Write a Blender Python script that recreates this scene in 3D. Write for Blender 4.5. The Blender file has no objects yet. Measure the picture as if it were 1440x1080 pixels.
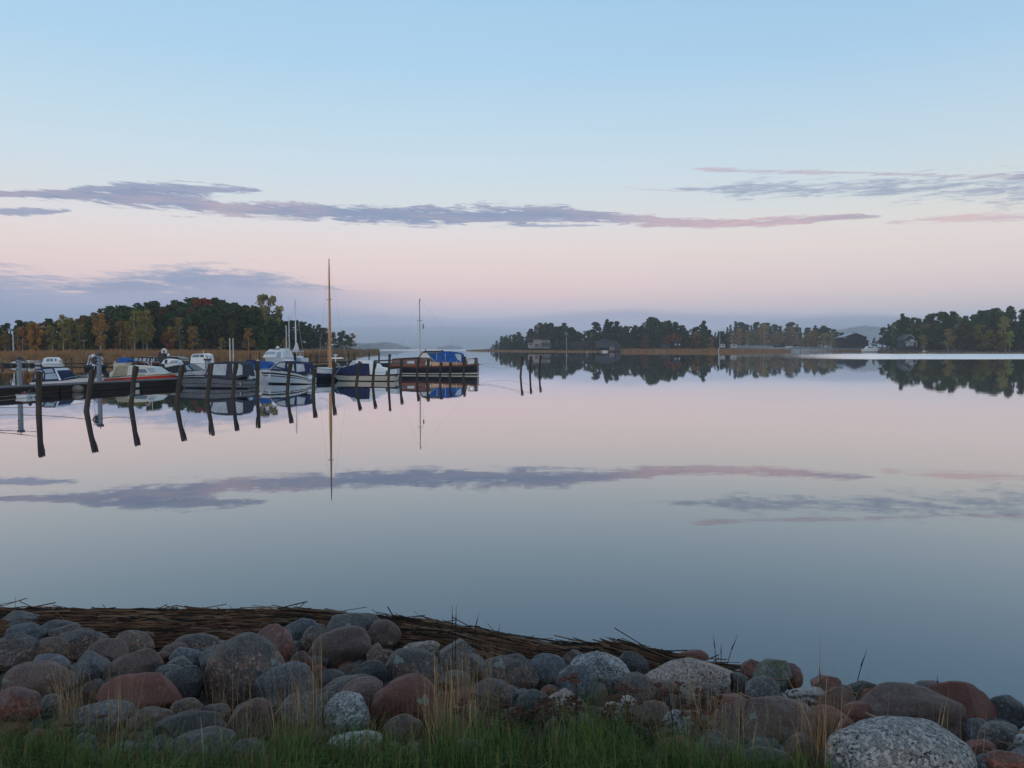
import bpy, math, random
import numpy as np
from mathutils import Vector, Matrix, noise as mnoise

# ------------------------------------------------------------------ camera, sky, light
SC = bpy.context.scene
COL = SC.collection
F = 1088.0          # focal length in photo pixels (1440 wide)
CAMH = 2.9
PITCH = math.atan(51.0 / F)

def ray(px, py):
    dx, dz = (px - 720) / F, (540 - py) / F
    c, s = math.cos(PITCH), math.sin(PITCH)
    return Vector((dx, c + dz * s, -s + dz * c))
def W(px, py, z=0.0):
    """the point of height z seen at a photo position"""
    r = ray(px, py); t = (z - CAMH) / r.z
    return Vector((0, 0, CAMH)) + r * t
def U(px, py, d):
    """the point at forward distance d"""
    r = ray(px, py); return Vector((0, 0, CAMH)) + r * (d / r.y)
def lin(c):
    return tuple(((v/255)/12.92 if v/255 <= .04045 else ((v/255+.055)/1.055)**2.4) for v in c)

cam_d = bpy.data.cameras.new('camera'); cam = bpy.data.objects.new('camera', cam_d); COL.objects.link(cam)
cam_d.sensor_width = 36; cam_d.lens = 36 * F / 1440; cam_d.clip_end = 20000; cam_d.clip_start = .05
cam.location = (0, 0, CAMH); cam.rotation_euler = (math.pi/2 - PITCH, 0, 0)
SC.camera = cam
SC.view_settings.view_transform = 'Standard'; SC.view_settings.look = 'None'
SC.view_settings.exposure = 0; SC.view_settings.gamma = 1
SC.cycles.use_denoising = True
SC.cycles.max_bounces = 5; SC.cycles.diffuse_bounces = 2; SC.cycles.glossy_bounces = 3
SC.cycles.transmission_bounces = 2; SC.cycles.volume_bounces = 1; SC.cycles.transparent_max_bounces = 6

class NT:
    """small helper to write node trees"""
    def __init__(s, tree): s.t = tree; s.n = tree.nodes; s.l = tree.links
    def new(s, typ, **kw):
        nd = s.n.new(typ)
        for k, v in kw.items(): setattr(nd, k, v)
        return nd
    def put(s, sock, v):
        if isinstance(v, bpy.types.NodeSocket): s.l.new(v, sock)
        elif v is not None: sock.default_value = v
    def m(s, op, a, b=None, c=None, clamp=False):
        nd = s.new('ShaderNodeMath', operation=op, use_clamp=clamp)
        for i, v in enumerate((a, b, c)): s.put(nd.inputs[i], v)
        return nd.outputs[0]
    def ramp(s, fac, stops, interp='LINEAR'):
        nd = s.new('ShaderNodeValToRGB'); cr = nd.color_ramp; cr.interpolation = interp
        while len(cr.elements) > 1: cr.elements.remove(cr.elements[-1])
        for i, (p, c) in enumerate(stops):
            e = cr.elements[0] if i == 0 else cr.elements.new(p)
            e.position = p; e.color = tuple(c) if len(c) == 4 else (*c, 1)
        s.put(nd.inputs[0], fac); return nd
    def mix(s, fac, a, b, mode='MIX'):
        nd = s.new('ShaderNodeMix', data_type='RGBA', blend_type=mode)
        s.put(nd.inputs[0], fac); s.put(nd.inputs[6], a); s.put(nd.inputs[7], b)
        return nd.outputs[2]
    def noise(s, vec, scale, detail=3, rough=.55, dist=0, out=0):
        nd = s.new('ShaderNodeTexNoise')
        s.put(nd.inputs['Vector'], vec); nd.inputs['Scale'].default_value = scale
        nd.inputs['Detail'].default_value = detail; nd.inputs['Roughness'].default_value = rough
        nd.inputs['Distortion'].default_value = dist
        return nd.outputs[out]
    def smooth(s, x, a, b, o0=0., o1=1.):
        nd = s.new('ShaderNodeMapRange', interpolation_type='SMOOTHSTEP')
        s.put(nd.inputs[0], x)
        for i, v in enumerate((a, b, o0, o1)): s.put(nd.inputs[i+1], v)
        return nd.outputs[0]

def sky_uv(px, py):
    r = ray(px, py); return math.atan2(r.x, r.y), r.z / math.hypot(r.x, r.y)

SUN_EL, SUN_ROT = math.radians(2.5), math.radians(200)
def make_world():
    w = bpy.data.worlds.new('World'); SC.world = w; w.use_nodes = True
    w.node_tree.nodes.clear(); T = NT(w.node_tree)
    tc = T.new('ShaderNodeTexCoord'); sep = T.new('ShaderNodeSeparateXYZ'); T.l.new(tc.outputs['Generated'], sep.inputs[0])
    x, y, z = sep.outputs
    hyp = T.m('SQRT', T.m('ADD', T.m('MULTIPLY', x, x), T.m('MULTIPLY', y, y)))
    v = T.m('DIVIDE', z, T.m('MAXIMUM', hyp, .001))
    u = T.m('ARCTAN2', x, y)
    # clear dawn sky, low mist colour up through pink and cream to blue
    VM = 1.5
    def stops(lst):
        out = []
        for py, c in lst:
            vv = sky_uv(720, py)[1]; out.append((max(0, vv) / VM, lin(c)))
        out.sort(key=lambda a: a[0]); return out
    base = stops([(489, (150,168,196)), (470, (160,177,204)), (450, (181,187,208)), (432, (205,196,211)), (412, (225,205,210)), (388, (231,212,213)),
                  (355, (233,219,217)), (325, (228,223,226)), (290, (216,223,229)), (240, (205,223,235)), (180, (193,219,236)), (100, (177,212,238)), (0, (166,206,236))])
    base += [(.62/VM*1.0, lin((150,184,214))), (1.0/VM, lin((140,164,192))), (1., lin((128,146,172)))]
    right = stops([(489, (150,167,193)), (470, (160,175,200)), (450, (180,186,204)), (432, (202,196,203)), (412, (216,204,208)), (388, (224,211,212)),
                  (355, (227,217,216)), (325, (224,222,219)), (290, (213,221,224)), (240, (200,219,231)), (180, (188,214,233)), (100, (170,206,234)), (0, (158,198,230))])
    right += [(.62/VM, lin((150,184,214))), (1.0/VM, lin((140,164,192))), (1., lin((128,146,172)))]
    vf = T.m('DIVIDE', v, VM, clamp=True)
    cb = T.ramp(vf, base).outputs[0]; cr = T.ramp(vf, right).outputs[0]
    col = T.mix(T.smooth(u, -.15, .6), cb, cr)
    # cloud layers
    cmb = T.new('ShaderNodeCombineXYZ'); T.put(cmb.inputs[0], T.m('MULTIPLY', u, 9.)); T.put(cmb.inputs[1], T.m('MULTIPLY', v, 75.))
    P = cmb.outputs[0]
    cmb2 = T.new('ShaderNodeCombineXYZ'); T.put(cmb2.inputs[0], T.m('MULTIPLY', u, 3.)); T.put(cmb2.inputs[1], T.m('MULTIPLY', v, 14.)); T.put(cmb2.inputs[2], 4.2)
    n1 = T.noise(P, 1.5, 7, .66, .6); cmb3 = T.new('ShaderNodeCombineXYZ'); T.put(cmb3.inputs[0], T.m('MULTIPLY', u, 22.)); T.put(cmb3.inputs[1], T.m('ADD', T.m('MULTIPLY', v, 190.), T.m('MULTIPLY', u, 9.))); n2 = T.noise(cmb3.outputs[0], 1.5, 5, .65, 1.); n3 = T.noise(cmb2.outputs[0], 1.5, 4, .5)
    n1c = T.m('MULTIPLY', T.m('SUBTRACT', n1, .5), 2.6); n3c = T.m('MULTIPLY', T.m('SUBTRACT', n3, .5), 2.); n2c = T.m('MULTIPLY', T.m('SUBTRACT', n2, .5), 2.6)
    U0, U1 = -1.0, 1.0
    def band(pts, soft, rag, dens, colA, colB, wobble=.006, fade=False):
        # pts: px, py centre, half-height up, half-height down, pinkness
        st = []
        for px, py, hu, hd, pk in pts:
            uu, vv = sky_uv(px, py); st.append(((uu-U0)/(U1-U0), (vv, hu/F*4, hd/F*4, pk)))
        rp = T.ramp(T.m('MULTIPLY', T.m('SUBTRACT', u, U0), 1/(U1-U0), clamp=True), st)
        sp = T.new('ShaderNodeSeparateColor'); T.l.new(rp.outputs[0], sp.inputs[0])
        c, hu, hd = sp.outputs
        dv = T.m('SUBTRACT', T.m('ADD', v, T.m('MULTIPLY', n3c, wobble)), c)
        h = T.m('ADD', T.m('MULTIPLY', T.m('GREATER_THAN', dv, 0.), hu), T.m('MULTIPLY', T.m('LESS_THAN', dv, 0.), hd))
        h = T.m('MAXIMUM', T.m('MULTIPLY', h, .25), .00001)
        q = T.m('SUBTRACT', 1., T.m('DIVIDE', T.m('ABSOLUTE', dv), h))
        q = T.m('ADD', q, T.m('MULTIPLY', n1c, rag)); q = T.m('ADD', q, T.m('MULTIPLY', n2c, rag*.7))
        d = T.m('MULTIPLY', T.smooth(q, 0., soft), dens)
        on = T.smooth(h, .0006, .0025)                       # bands that taper to nothing vanish
        d = T.m('MULTIPLY', d, on)
        if fade: d = T.m('MULTIPLY', d, rp.outputs[1])      # the layer thins out sideways
        pk = T.m('SUBTRACT', T.m('ADD', rp.outputs[1], T.m('MULTIPLY', n1c, .45)), .26); pk = T.m('MULTIPLY', pk, 1., clamp=True)
        return d, T.mix(pk, (*colA, 1), (*colB, 1))
    grey, mauve, pink = lin((136,152,184)), lin((166,168,192)), lin((226,190,192))
    bands = [
     # low grey-blue bank, left
     ([(-300,440,54,50,1.),(0,440,54,50,1.),(120,438,48,50,.9),(220,436,56,50,1.),(300,434,60,50,1.),(370,434,58,50,.95),(430,438,50,45,.7),(490,440,42,40,.36),(560,442,34,36,.14),(640,444,26,30,0.)],
      .42, .42, .74, lin((150,168,198)), lin((136,158,192)), .026, True),
     ([(60,400,0,0,.2),(120,404,7,8,.3),(230,398,12,10,.1),(320,392,14,12,.1),(400,394,12,12,.2),(450,402,6,8,.3),(490,410,0,0,.4)], .9, .8, .45, lin((132,152,186)), lin((160,168,194)), .012),
     ([(-300,446,30,50,.1),(0,448,30,50,.1),(200,448,26,46,.1),(400,448,24,44,.2),(520,452,16,30,.4),(640,458,10,24,.4),(740,452,12,24,.3),(900,447,14,24,.2),(1050,449,13,24,.1),(1240,452,11,24,.1),(1330,458,8,18,.2),(1440,462,4,14,.2)],
      1., .22, .42, lin((138,156,188)), lin((176,176,198)), .012),
     # long main streak
     ([(-200,274,4,5,.3),(0,273,5,5,.4),(80,275,8,8,.4),(150,280,12,10,.4),(205,280,22,15,.4),(260,288,22,14,.4),(310,294,10,11,.6),(400,297,11,13,.4),(500,300,13,16,.25),(620,302,14,15,.25),(700,302,15,14,.3),(790,300,13,14,.35),(850,305,9,13,.45),(930,312,9,9,.8),(1000,315,7,8,.85),(1100,312,7,5,.9),(1190,306,5,3,.7),(1235,304,2,2,.6),(1250,304,0,0,.6)],
      .55, .95, .92, grey, pink, .005),
     # upper lobe at the left
     ([(90,266,0,0,.5),(120,266,6,8,.5),(200,263,10,14,.5),(280,265,8,12,.5),(340,267,6,7,.6),(372,268,1,1,.6),(380,268,0,0,.6)],
      .6, 1.1, .85, grey, mauve, .005),
     ([(-100,298,4,4,.3),(0,297,6,5,.3),(50,299,6,4,.3),(95,299,3,2,.3),(105,299,0,0,.3)], .6, 1.1, .8, grey, mauve, .004),
     # right streaks
     ([(1235,312,0,0,.8),(1260,311,3,4,.8),(1330,307,5,5,.9),(1440,305,7,6,.8),(1600,300,8,6,.8)], 1.1, 1.5, .75, mauve, pink, .005),
     ([(960,237,0,0,.6),(990,238,3,3,.6),(1080,241,4,3,.5),(1200,243,3,3,.5),(1330,247,3,3,.5),(1440,248,4,3,.5),(1600,250,4,3,.5)], 1.1, 1.5, .7, mauve, pink, .003),
     ([(930,264,0,0,.3),(990,264,6,5,.3),(1050,266,16,15,.25),(1110,267,14,12,.3),(1200,266,15,13,.3),(1300,266,20,16,.3),(1380,268,21,17,.3),(1440,268,22,20,.3),(1600,270,20,20,.3)], 1.3, 1.7, .72, grey, mauve, .006),
     ([(700,314,0,0,.2),(735,316,4,3,.2),(790,318,4,3,.2),(840,318,2,2,.2),(860,318,0,0,.2)], .8, 1.1, .7, grey, mauve, .003),
     ([(820,250,0,0,.8),(900,266,2,2,.5),(960,268,2,2,.5),(1010,262,0,0,.8)], 1., 1.4, .5, mauve, pink, .003),
    ]
    for b in bands:
        d, cc = band(*b); col = T.mix(d, col, cc)
    sky = T.new('ShaderNodeTexSky', sky_type='NISHITA'); sky.sun_disc = False
    sky.sun_elevation = SUN_EL; sky.sun_rotation = SUN_ROT; sky.air_density = 1.2; sky.dust_density = 1.5
    bg0 = T.new('ShaderNodeBackground'); T.l.new(sky.outputs[0], bg0.inputs[0]); bg0.inputs[1].default_value = .004
    bg = T.new('ShaderNodeBackground'); T.l.new(col, bg.inputs[0]); bg.inputs[1].default_value = 1.
    add = T.new('ShaderNodeAddShader'); T.l.new(bg.outputs[0], add.inputs[0]); T.l.new(bg0.outputs[0], add.inputs[1])
    out = T.new('ShaderNodeOutputWorld'); T.l.new(add.outputs[0], out.inputs[0])
    w.cycles.sampling_method = 'MANUAL'; w.cycles.sample_map_resolution = 1024
make_world()
sd = bpy.data.lights.new('sun', 'SUN'); sd.energy = .5; sd.angle = math.radians(14); sd.color = (1, .78, .62)
sun = bpy.data.objects.new('sun', sd); COL.objects.link(sun)
sun.rotation_euler = Vector((-math.sin(SUN_ROT)*math.cos(math.radians(7)), -math.cos(SUN_ROT)*math.cos(math.radians(7)), -math.sin(math.radians(7)))).to_track_quat('-Z', 'Y').to_euler()

# ------------------------------------------------------------------ mesh helpers
class MB:
    def __init__(s): s.v = []; s.f = []; s.m = []; s.mi = 0
    def add(s, vs, fs, mi=None):
        o = len(s.v); s.v += [tuple(p) for p in vs]; s.f += [tuple(i+o for i in f) for f in fs]
        s.m += [s.mi if mi is None else mi] * len(fs); return s
    def box(s, c, size, rz=0, M=None, taper=1.0):
        x, y, z = size[0]/2, size[1]/2, size[2]/2
        vs = [Vector((sx*x*(taper if sz > 0 else 1), sy*y*(taper if sz > 0 else 1), sz*z)) for sz in (-1,1) for sx, sy in ((-1,-1),(1,-1),(1,1),(-1,1))]
        R = M if M is not None else Matrix.Rotation(rz, 3, 'Z')
        c = Vector(c)
        return s.add([R @ p + c for p in vs], [(3,2,1,0),(4,5,6,7),(0,1,5,4),(1,2,6,5),(2,3,7,6),(3,0,4,7)])
    def tube(s, pts, r, n=6, cap=True):
        pts = [Vector(p) for p in pts]; rs = r if isinstance(r, (list, tuple)) else [r]*len(pts)
        vs = []; up0 = None
        for i, p in enumerate(pts):
            d = (pts[min(i+1, len(pts)-1)] - pts[max(i-1, 0)]).normalized()
            a = Vector((0,0,1)) if abs(d.z) < .9 else Vector((1,0,0))
            e1 = d.cross(a).normalized(); e2 = d.cross(e1)
            for k in range(n):
                t = 2*math.pi*k/n; vs.append(p + (e1*math.cos(t) + e2*math.sin(t))*rs[i])
        fs = [(i*n+k, i*n+(k+1) % n, (i+1)*n+(k+1) % n, (i+1)*n+k) for i in range(len(pts)-1) for k in range(n)]
        if cap: fs += [tuple(range(n)), tuple(reversed(range((len(pts)-1)*n, len(pts)*n)))]
        return s.add(vs, fs)
    def ball(s, c, r, nu=10, nv=6, M=None):
        r = (r,)*3 if not hasattr(r, '__len__') else r; c = Vector(c); vs = []
        for j in range(nv+1):
            ph = math.pi*j/nv
            for i in range(nu):
                th = 2*math.pi*i/nu
                p = Vector((r[0]*math.sin(ph)*math.cos(th), r[1]*math.sin(ph)*math.sin(th), r[2]*math.cos(ph)))
                vs.append((M @ p if M is not None else p) + c)
        return s.add(vs, [(j*nu+i, (j+1)*nu+i, (j+1)*nu+(i+1) % nu, j*nu+(i+1) % nu) for j in range(nv) for i in range(nu)])
    def torus(s, c, R, r, M=None, n=18, k=6):
        c = Vector(c); vs = []
        for i in range(n):
            a = 2*math.pi*i/n
            for j in range(k):
                b = 2*math.pi*j/k; p = Vector(((R+r*math.cos(b))*math.cos(a), r*math.sin(b), (R+r*math.cos(b))*math.sin(a)))
                vs.append((M @ p if M is not None else p) + c)
        return s.add(vs, [(i*k+j, ((i+1) % n)*k+j, ((i+1) % n)*k+(j+1) % k, i*k+(j+1) % k) for i in range(n) for j in range(k)])
    def slab(s, poly, y0, y1, y0t=None, y1t=None):
        """polygon in x-z given thickness in y; half widths can narrow with height"""
        zs = [p[1] for p in poly]; z0, z1 = min(zs), max(zs)
        def w(z, a, b): return a if b is None else a + (b-a)*(z-z0)/max(1e-6, z1-z0)
        n = len(poly)
        vs = [(x, w(z, y0, y0t), z) for x, z in poly] + [(x, w(z, y1, y1t), z) for x, z in poly]
        return s.add(vs, [tuple(range(n)), tuple(reversed(range(n, 2*n)))] + [(i, i+n, (i+1) % n+n, (i+1) % n) for i in range(n)])
    def build(s, name, mats, parent=None, smooth=False, loc=None, rz=0):
        me = bpy.data.meshes.new(name); me.from_pydata(s.v, [], s.f)
        mats = mats if isinstance(mats, (list, tuple)) else [mats]
        for m in mats: me.materials.append(m)
        if len(mats) > 1: me.polygons.foreach_set('material_index', s.m)
        if smooth: me.polygons.foreach_set('use_smooth', [True]*len(me.polygons))
        me.update()
        o = bpy.data.objects.new(name, me); COL.objects.link(o)
        if parent is not None: o.parent = parent
        if loc is not None: o.location = loc; o.rotation_euler.z = rz
        return o

def tag(o, label=None, cat=None, group=None, kind=None):
    if label: o['label'] = label
    if cat: o['category'] = cat
    if group: o['group'] = group
    if kind: o['kind'] = kind
    return o
def empty(name, loc, rz=0):
    o = bpy.data.objects.new(name, None); COL.objects.link(o); o.location = loc; o.rotation_euler.z = rz
    o.empty_display_size = .3; return o
def copy_tree(o, parent=None):
    c = o.copy(); COL.objects.link(c)
    if parent is not None: c.parent = parent
    for ch in list(o.children): copy_tree(ch, c)
    return c
def nparr_mesh(name, V, Fc, mat, parent=None, mi=None, smooth=False):
    me = bpy.data.meshes.new(name); me.from_pydata(V.tolist(), [], Fc.tolist())
    for m in (mat if isinstance(mat, (list, tuple)) else [mat]): me.materials.append(m)
    if mi is not None: me.polygons.foreach_set('material_index', np.asarray(mi, dtype=np.int32))
    if smooth: me.polygons.foreach_set('use_smooth', [True]*len(me.polygons))
    me.update()
    o = bpy.data.objects.new(name, me); COL.objects.link(o)
    if parent is not None: o.parent = parent
    return o

# ------------------------------------------------------------------ materials
MATS = {}
def mat(name, c, rough=.6, var=.15, scale=6., bump=0., bscale=40., metal=0., spec=.4, stretch=(1,1,1), c2=None, coord='Object', coat=0):
    if name in MATS: return MATS[name]
    m = bpy.data.materials.new(name); m.use_nodes = True; m.node_tree.nodes.clear(); T = NT(m.node_tree)
    b = T.new('ShaderNodeBsdfPrincipled'); o = T.new('ShaderNodeOutputMaterial'); T.l.new(b.outputs[0], o.inputs[0])
    tc = T.new('ShaderNodeTexCoord'); mp = T.new('ShaderNodeMapping'); mp.inputs['Scale'].default_value = stretch
    T.l.new(tc.outputs[coord], mp.inputs[0])
    n = T.noise(mp.outputs[0], scale, 4, .6)
    lo = tuple(max(0, v*(1-var*1.6)) for v in c); hi = tuple(min(1, v*(1+var*1.6)) for v in (c2 or c))
    T.l.new(T.ramp(n, [(.28, lo), (.72, hi)]).outputs[0], b.inputs['Base Color'])
    b.inputs['Roughness'].default_value = rough; b.inputs['Metallic'].default_value = metal
    b.inputs['Specular IOR Level'].default_value = spec
    if coat: b.inputs['Coat Weight'].default_value = coat; b.inputs['Coat Roughness'].default_value = .1
    if bump:
        bp = T.new('ShaderNodeBump'); bp.inputs['Strength'].default_value = bump; bp.inputs['Distance'].default_value = .02
        T.l.new(T.noise(mp.outputs[0], bscale, 4, .6), bp.inputs['Height']); T.l.new(bp.outputs[0], b.inputs['Normal'])
    MATS[name] = m; return m
def leaf_mat(name, rough=.7):
    """foliage whose colour comes from the object's own colour, varied leaf clump by leaf clump"""
    m = bpy.data.materials.new(name); m.use_nodes = True; m.node_tree.nodes.clear(); T = NT(m.node_tree)
    b = T.new('ShaderNodeBsdfPrincipled'); o = T.new('ShaderNodeOutputMaterial'); T.l.new(b.outputs[0], o.inputs[0])
    oi = T.new('ShaderNodeObjectInfo'); tc = T.new('ShaderNodeTexCoord')
    n = T.noise(tc.outputs['Object'], .9, 4, .7)
    r = T.ramp(n, [(.3, (.5,.5,.5)), (.7, (1.5,1.45,1.3))])
    T.l.new(T.mix(1., oi.outputs['Color'], r.outputs[0], 'MULTIPLY'), b.inputs['Base Color'])
    b.inputs['Roughness'].default_value = rough; b.inputs['Specular IOR Level'].default_value = .2
    MATS[name] = m; return m
def granite(name, base, dark, light, speck=.5, sc=1., patch=None, cap=0., stripes=False):
    m = bpy.data.materials.new(name); m.use_nodes = True; m.node_tree.nodes.clear(); T = NT(m.node_tree)
    b = T.new('ShaderNodeBsdfPrincipled'); o = T.new('ShaderNodeOutputMaterial'); T.l.new(b.outputs[0], o.inputs[0])
    tc = T.new('ShaderNodeTexCoord'); oi = T.new('ShaderNodeObjectInfo')
    gp = T.new('ShaderNodeNewGeometry'); rel = T.new('ShaderNodeVectorMath', operation='SUBTRACT'); T.l.new(gp.outputs['Position'], rel.inputs[0]); T.l.new(oi.outputs['Location'], rel.inputs[1])
    off = T.new('ShaderNodeVectorMath', operation='ADD'); T.l.new(rel.outputs[0], off.inputs[0])
    cx = T.new('ShaderNodeCombineXYZ'); 
    for k, q in enumerate((37., 91., 53.)): T.put(cx.inputs[k], T.m('MULTIPLY', oi.outputs['Random'], q))
    T.l.new(cx.outputs[0], off.inputs[1]); P = off.outputs[0]
    big = T.noise(P, 6*sc, 5, .6, .5)
    mid = T.noise(P, 20*sc, 4, .65)
    vo = T.new('ShaderNodeTexVoronoi'); T.put(vo.inputs['Vector'], P); vo.inputs['Scale'].default_value = 115*sc
    vo2 = T.new('ShaderNodeTexVoronoi'); T.put(vo2.inputs['Vector'], P); vo2.inputs['Scale'].default_value = 75*sc
    s1 = T.new('ShaderNodeSeparateColor'); T.l.new(vo.outputs['Color'], s1.inputs[0])
    s2 = T.new('ShaderNodeSeparateColor'); T.l.new(vo2.outputs['Color'], s2.inputs[0])
    br = T.m('ADD', .8, T.m('MULTIPLY', oi.outputs['Random'], .4))
    c = T.ramp(big, [(.25, [v*.72 for v in base]), (.5, base), (.75, [min(1, v*1.3) for v in base])]).outputs[0]
    zone = T.smooth(mid, .42, .6)
    c = T.mix(T.m('MULTIPLY', T.m('GREATER_THAN', s1.outputs[0], .60), T.m('MULTIPLY', speck, T.m('ADD', .35, T.m('MULTIPLY', zone, .65)))), c, (*dark, 1))
    c = T.mix(T.m('MULTIPLY', T.m('GREATER_THAN', s2.outputs[1], .74), T.m('MULTIPLY', speck, .8)), c, (*light, 1))
    if patch:                                                    # lichen and weathered crust
        pz = T.smooth(T.noise(P, 8*sc, 6, .7, 1.2), .52, .60)
        c = T.mix(T.m('MULTIPLY', pz, .7), c, (*patch, 1))
    fine = T.noise(P, 260*sc, 2, .6); c = T.mix(1., c, T.ramp(fine, [(.33, (.42,.42,.42)), (.67, (1.6,1.57,1.52))]).outputs[0], 'MULTIPLY')
    if cap:                                                      # grey lichen crust that grows over the upper faces
        sn = T.new('ShaderNodeSeparateXYZ'); T.l.new(gp.outputs['Normal'], sn.inputs[0])
        kz = T.m('ADD', sn.outputs[2], T.m('MULTIPLY', T.m('SUBTRACT', T.noise(P, 9*sc, 5, .7, .8), .5), 2.6))
        c = T.mix(T.m('MULTIPLY', T.smooth(kz, .35, .62), cap), c, T.mix(T.m('GREATER_THAN', s1.outputs[1], .6), (*(patch or (.07,.07,.065)), 1), (.03,.032,.03,1)))
    if stripes:
        wv = T.new('ShaderNodeTexWave', wave_type='BANDS', bands_direction='Z'); T.put(wv.inputs['Vector'], P); wv.inputs['Scale'].default_value = 9; wv.inputs['Distortion'].default_value = 8; wv.inputs['Detail'].default_value = 3
        c = T.mix(T.smooth(wv.outputs[0], .35, .6), c, (.035,.033,.036,1))
    lic = T.smooth(T.noise(P, 17*sc, 3, .5, .3), .70, .74)
    c = T.mix(T.m('MULTIPLY', lic, .55), c, (.2,.22,.19,1))
    hv = T.new('ShaderNodeHueSaturation'); T.l.new(c, hv.inputs['Color']); T.put(hv.inputs['Value'], br)
    T.l.new(hv.outputs[0], b.inputs['Base Color'])
    b.inputs['Roughness'].default_value = .62; b.inputs['Specular IOR Level'].default_value = .35
    bp = T.new('ShaderNodeBump'); bp.inputs['Strength'].default_value = .5; bp.inputs['Distance'].default_value = .008
    T.l.new(T.m('ADD', T.noise(P, 110*sc, 4, .7), T.m('MULTIPLY', T.noise(P, 28*sc, 4, .6), 2.)), bp.inputs['Height'])
    T.l.new(bp.outputs[0], b.inputs['Normal'])
    MATS[name] = m; return m
# ------------------------------------------------------------------ water
def make_water():
    m = bpy.data.materials.new('still_water'); m.use_nodes = True; m.node_tree.nodes.clear(); T = NT(m.node_tree)
    b = T.new('ShaderNodeBsdfGlossy'); b.inputs['Color'].default_value = (1, 1, 1, 1); o = T.new('ShaderNodeOutputMaterial')
    df = T.new('ShaderNodeBsdfDiffuse'); df.inputs['Color'].default_value = (.012, .028, .05, 1)
    fr = T.new('ShaderNodeFresnel'); fr.inputs['IOR'].default_value = 1.5
    mx = T.new('ShaderNodeMixShader'); T.put(mx.inputs[0], T.m('ADD', T.m('MULTIPLY', fr.outputs[0], 1.24), .035, clamp=True))
    T.l.new(df.outputs[0], mx.inputs[1]); T.l.new(b.outputs[0], mx.inputs[2]); T.l.new(mx.outputs[0], o.inputs[0])
    geo = T.new('ShaderNodeNewGeometry'); sp = T.new('ShaderNodeSeparateXYZ'); T.l.new(geo.outputs['Position'], sp.inputs[0])
    X, Y, _ = sp.outputs
    # a breeze lane far out on the right, and fainter ones further off
    wob = T.m('MULTIPLY', T.m('SUBTRACT', T.noise(geo.outputs['Position'], .012, 3), .5), 60.)
    Yw = T.m('ADD', Y, wob)
    lane = T.m('MULTIPLY', T.smooth(Yw, 190., 215.), T.smooth(Yw, 400., 350.))
    lane = T.m('MULTIPLY', lane, T.m('MULTIPLY', T.smooth(T.m('ADD', T.m('DIVIDE', X, T.m('MAXIMUM', Y, 1.)), T.m('DIVIDE', wob, 300.)), .28, .62), .85))
    far = T.m('MULTIPLY', T.smooth(Y, 480., 900.), T.smooth(T.m('ABSOLUTE', T.m('ADD', T.m('DIVIDE', X, T.m('MAXIMUM', Y, 1.)), .1)), .2, .08))
    calm = T.m('MULTIPLY', T.smooth(T.noise(geo.outputs['Position'], .05, 3, .6, .5), .45, .7), .6)
    T.put(b.inputs['Roughness'], T.m('ADD', .012, T.m('ADD', T.m('MULTIPLY', lane, .42), T.m('MULTIPLY', far, .12))))
    mp = T.new('ShaderNodeMapping'); mp.inputs['Scale'].default_value = (.6, 1., 1.); T.l.new(geo.outputs['Position'], mp.inputs[0])
    n1 = T.noise(mp.outputs[0], .9, 3, .5, .2); n2 = T.noise(mp.outputs[0], 5., 3, .5)
    hgt = T.m('ADD', n1, T.m('MULTIPLY', n2, .12))
    bp = T.new('ShaderNodeBump'); bp.inputs['Distance'].default_value = .02
    T.put(bp.inputs['Strength'], T.m('ADD', T.m('ADD', .05, T.m('MULTIPLY', calm, .12)), T.m('MULTIPLY', lane, .9)))
    T.l.new(hgt, bp.inputs['Height']); T.l.new(bp.outputs[0], b.inputs['Normal']); T.l.new(bp.outputs[0], fr.inputs['Normal'])
    mb = MB(); xs = [-6000, -800, -200, -60, 0, 60, 200, 800, 6000]; ys = [2.5, 20, 60, 150, 400, 1000, 3000, 7000]
    vs = [(x, y, 0) for y in ys for x in xs]; n = len(xs)
    mb.add(vs, [(j*n+i, j*n+i+1, (j+1)*n+i+1, (j+1)*n+i) for j in range(len(ys)-1) for i in range(n-1)])
    tag(mb.build('water', m), kind='structure')
make_water()

def interp(pts, x):
    if x <= pts[0][0]: return pts[0][1]
    for (a, va), (b, vb) in zip(pts, pts[1:]):
        if x <= b: return va + (vb-va)*(x-a)/(b-a)
    return pts[-1][1]

m_soil = mat('shore_soil', (.06,.05,.032), .95, .35, .2, coord='Object')
class Land:
    """a shore: front waterline by picture column, how deep it reaches and how high it rises"""
    def __init__(s, front, depth, crest): s.front, s.depth, s.crest = front, depth, crest
    def d0(s, px): return W(px, interp(s.front, px)).y
    def g(s, px, d):
        a = s.d0(px); t = (d-a)/interp(s.depth, px)
        if t <= 0: return -.3
        rise = min(1, t/.08)*.35
        k = max(0, min(1, (t-.18)/.6)); k = k*k*(3-2*k)
        q = Vector(((px-720)/F*d, d, 0))*.02
        return rise + k*interp(s.crest, px)*(1+.25*mnoise.noise(q))
    def build(s, name, nx=70, ny=18):
        vs = []
        x0, x1 = s.front[0][0], s.front[-1][0]
        for j in range(ny+1):
            t = (j/ny)**1.5
            for i in range(nx+1):
                px = x0 + (x1-x0)*i/nx; d = s.d0(px) + t*interp(s.depth, px)
                z = s.g(px, d) if 0 < j < ny else -.6
                vs.append(((px-720)/F*d, d, z))
        mb = MB(); mb.add(vs, [(j*(nx+1)+i, j*(nx+1)+i+1, (j+1)*(nx+1)+i+1, (j+1)*(nx+1)+i) for j in range(ny) for i in range(nx)])
        return tag(mb.build(name, m_soil, smooth=True), kind='structure')
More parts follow.
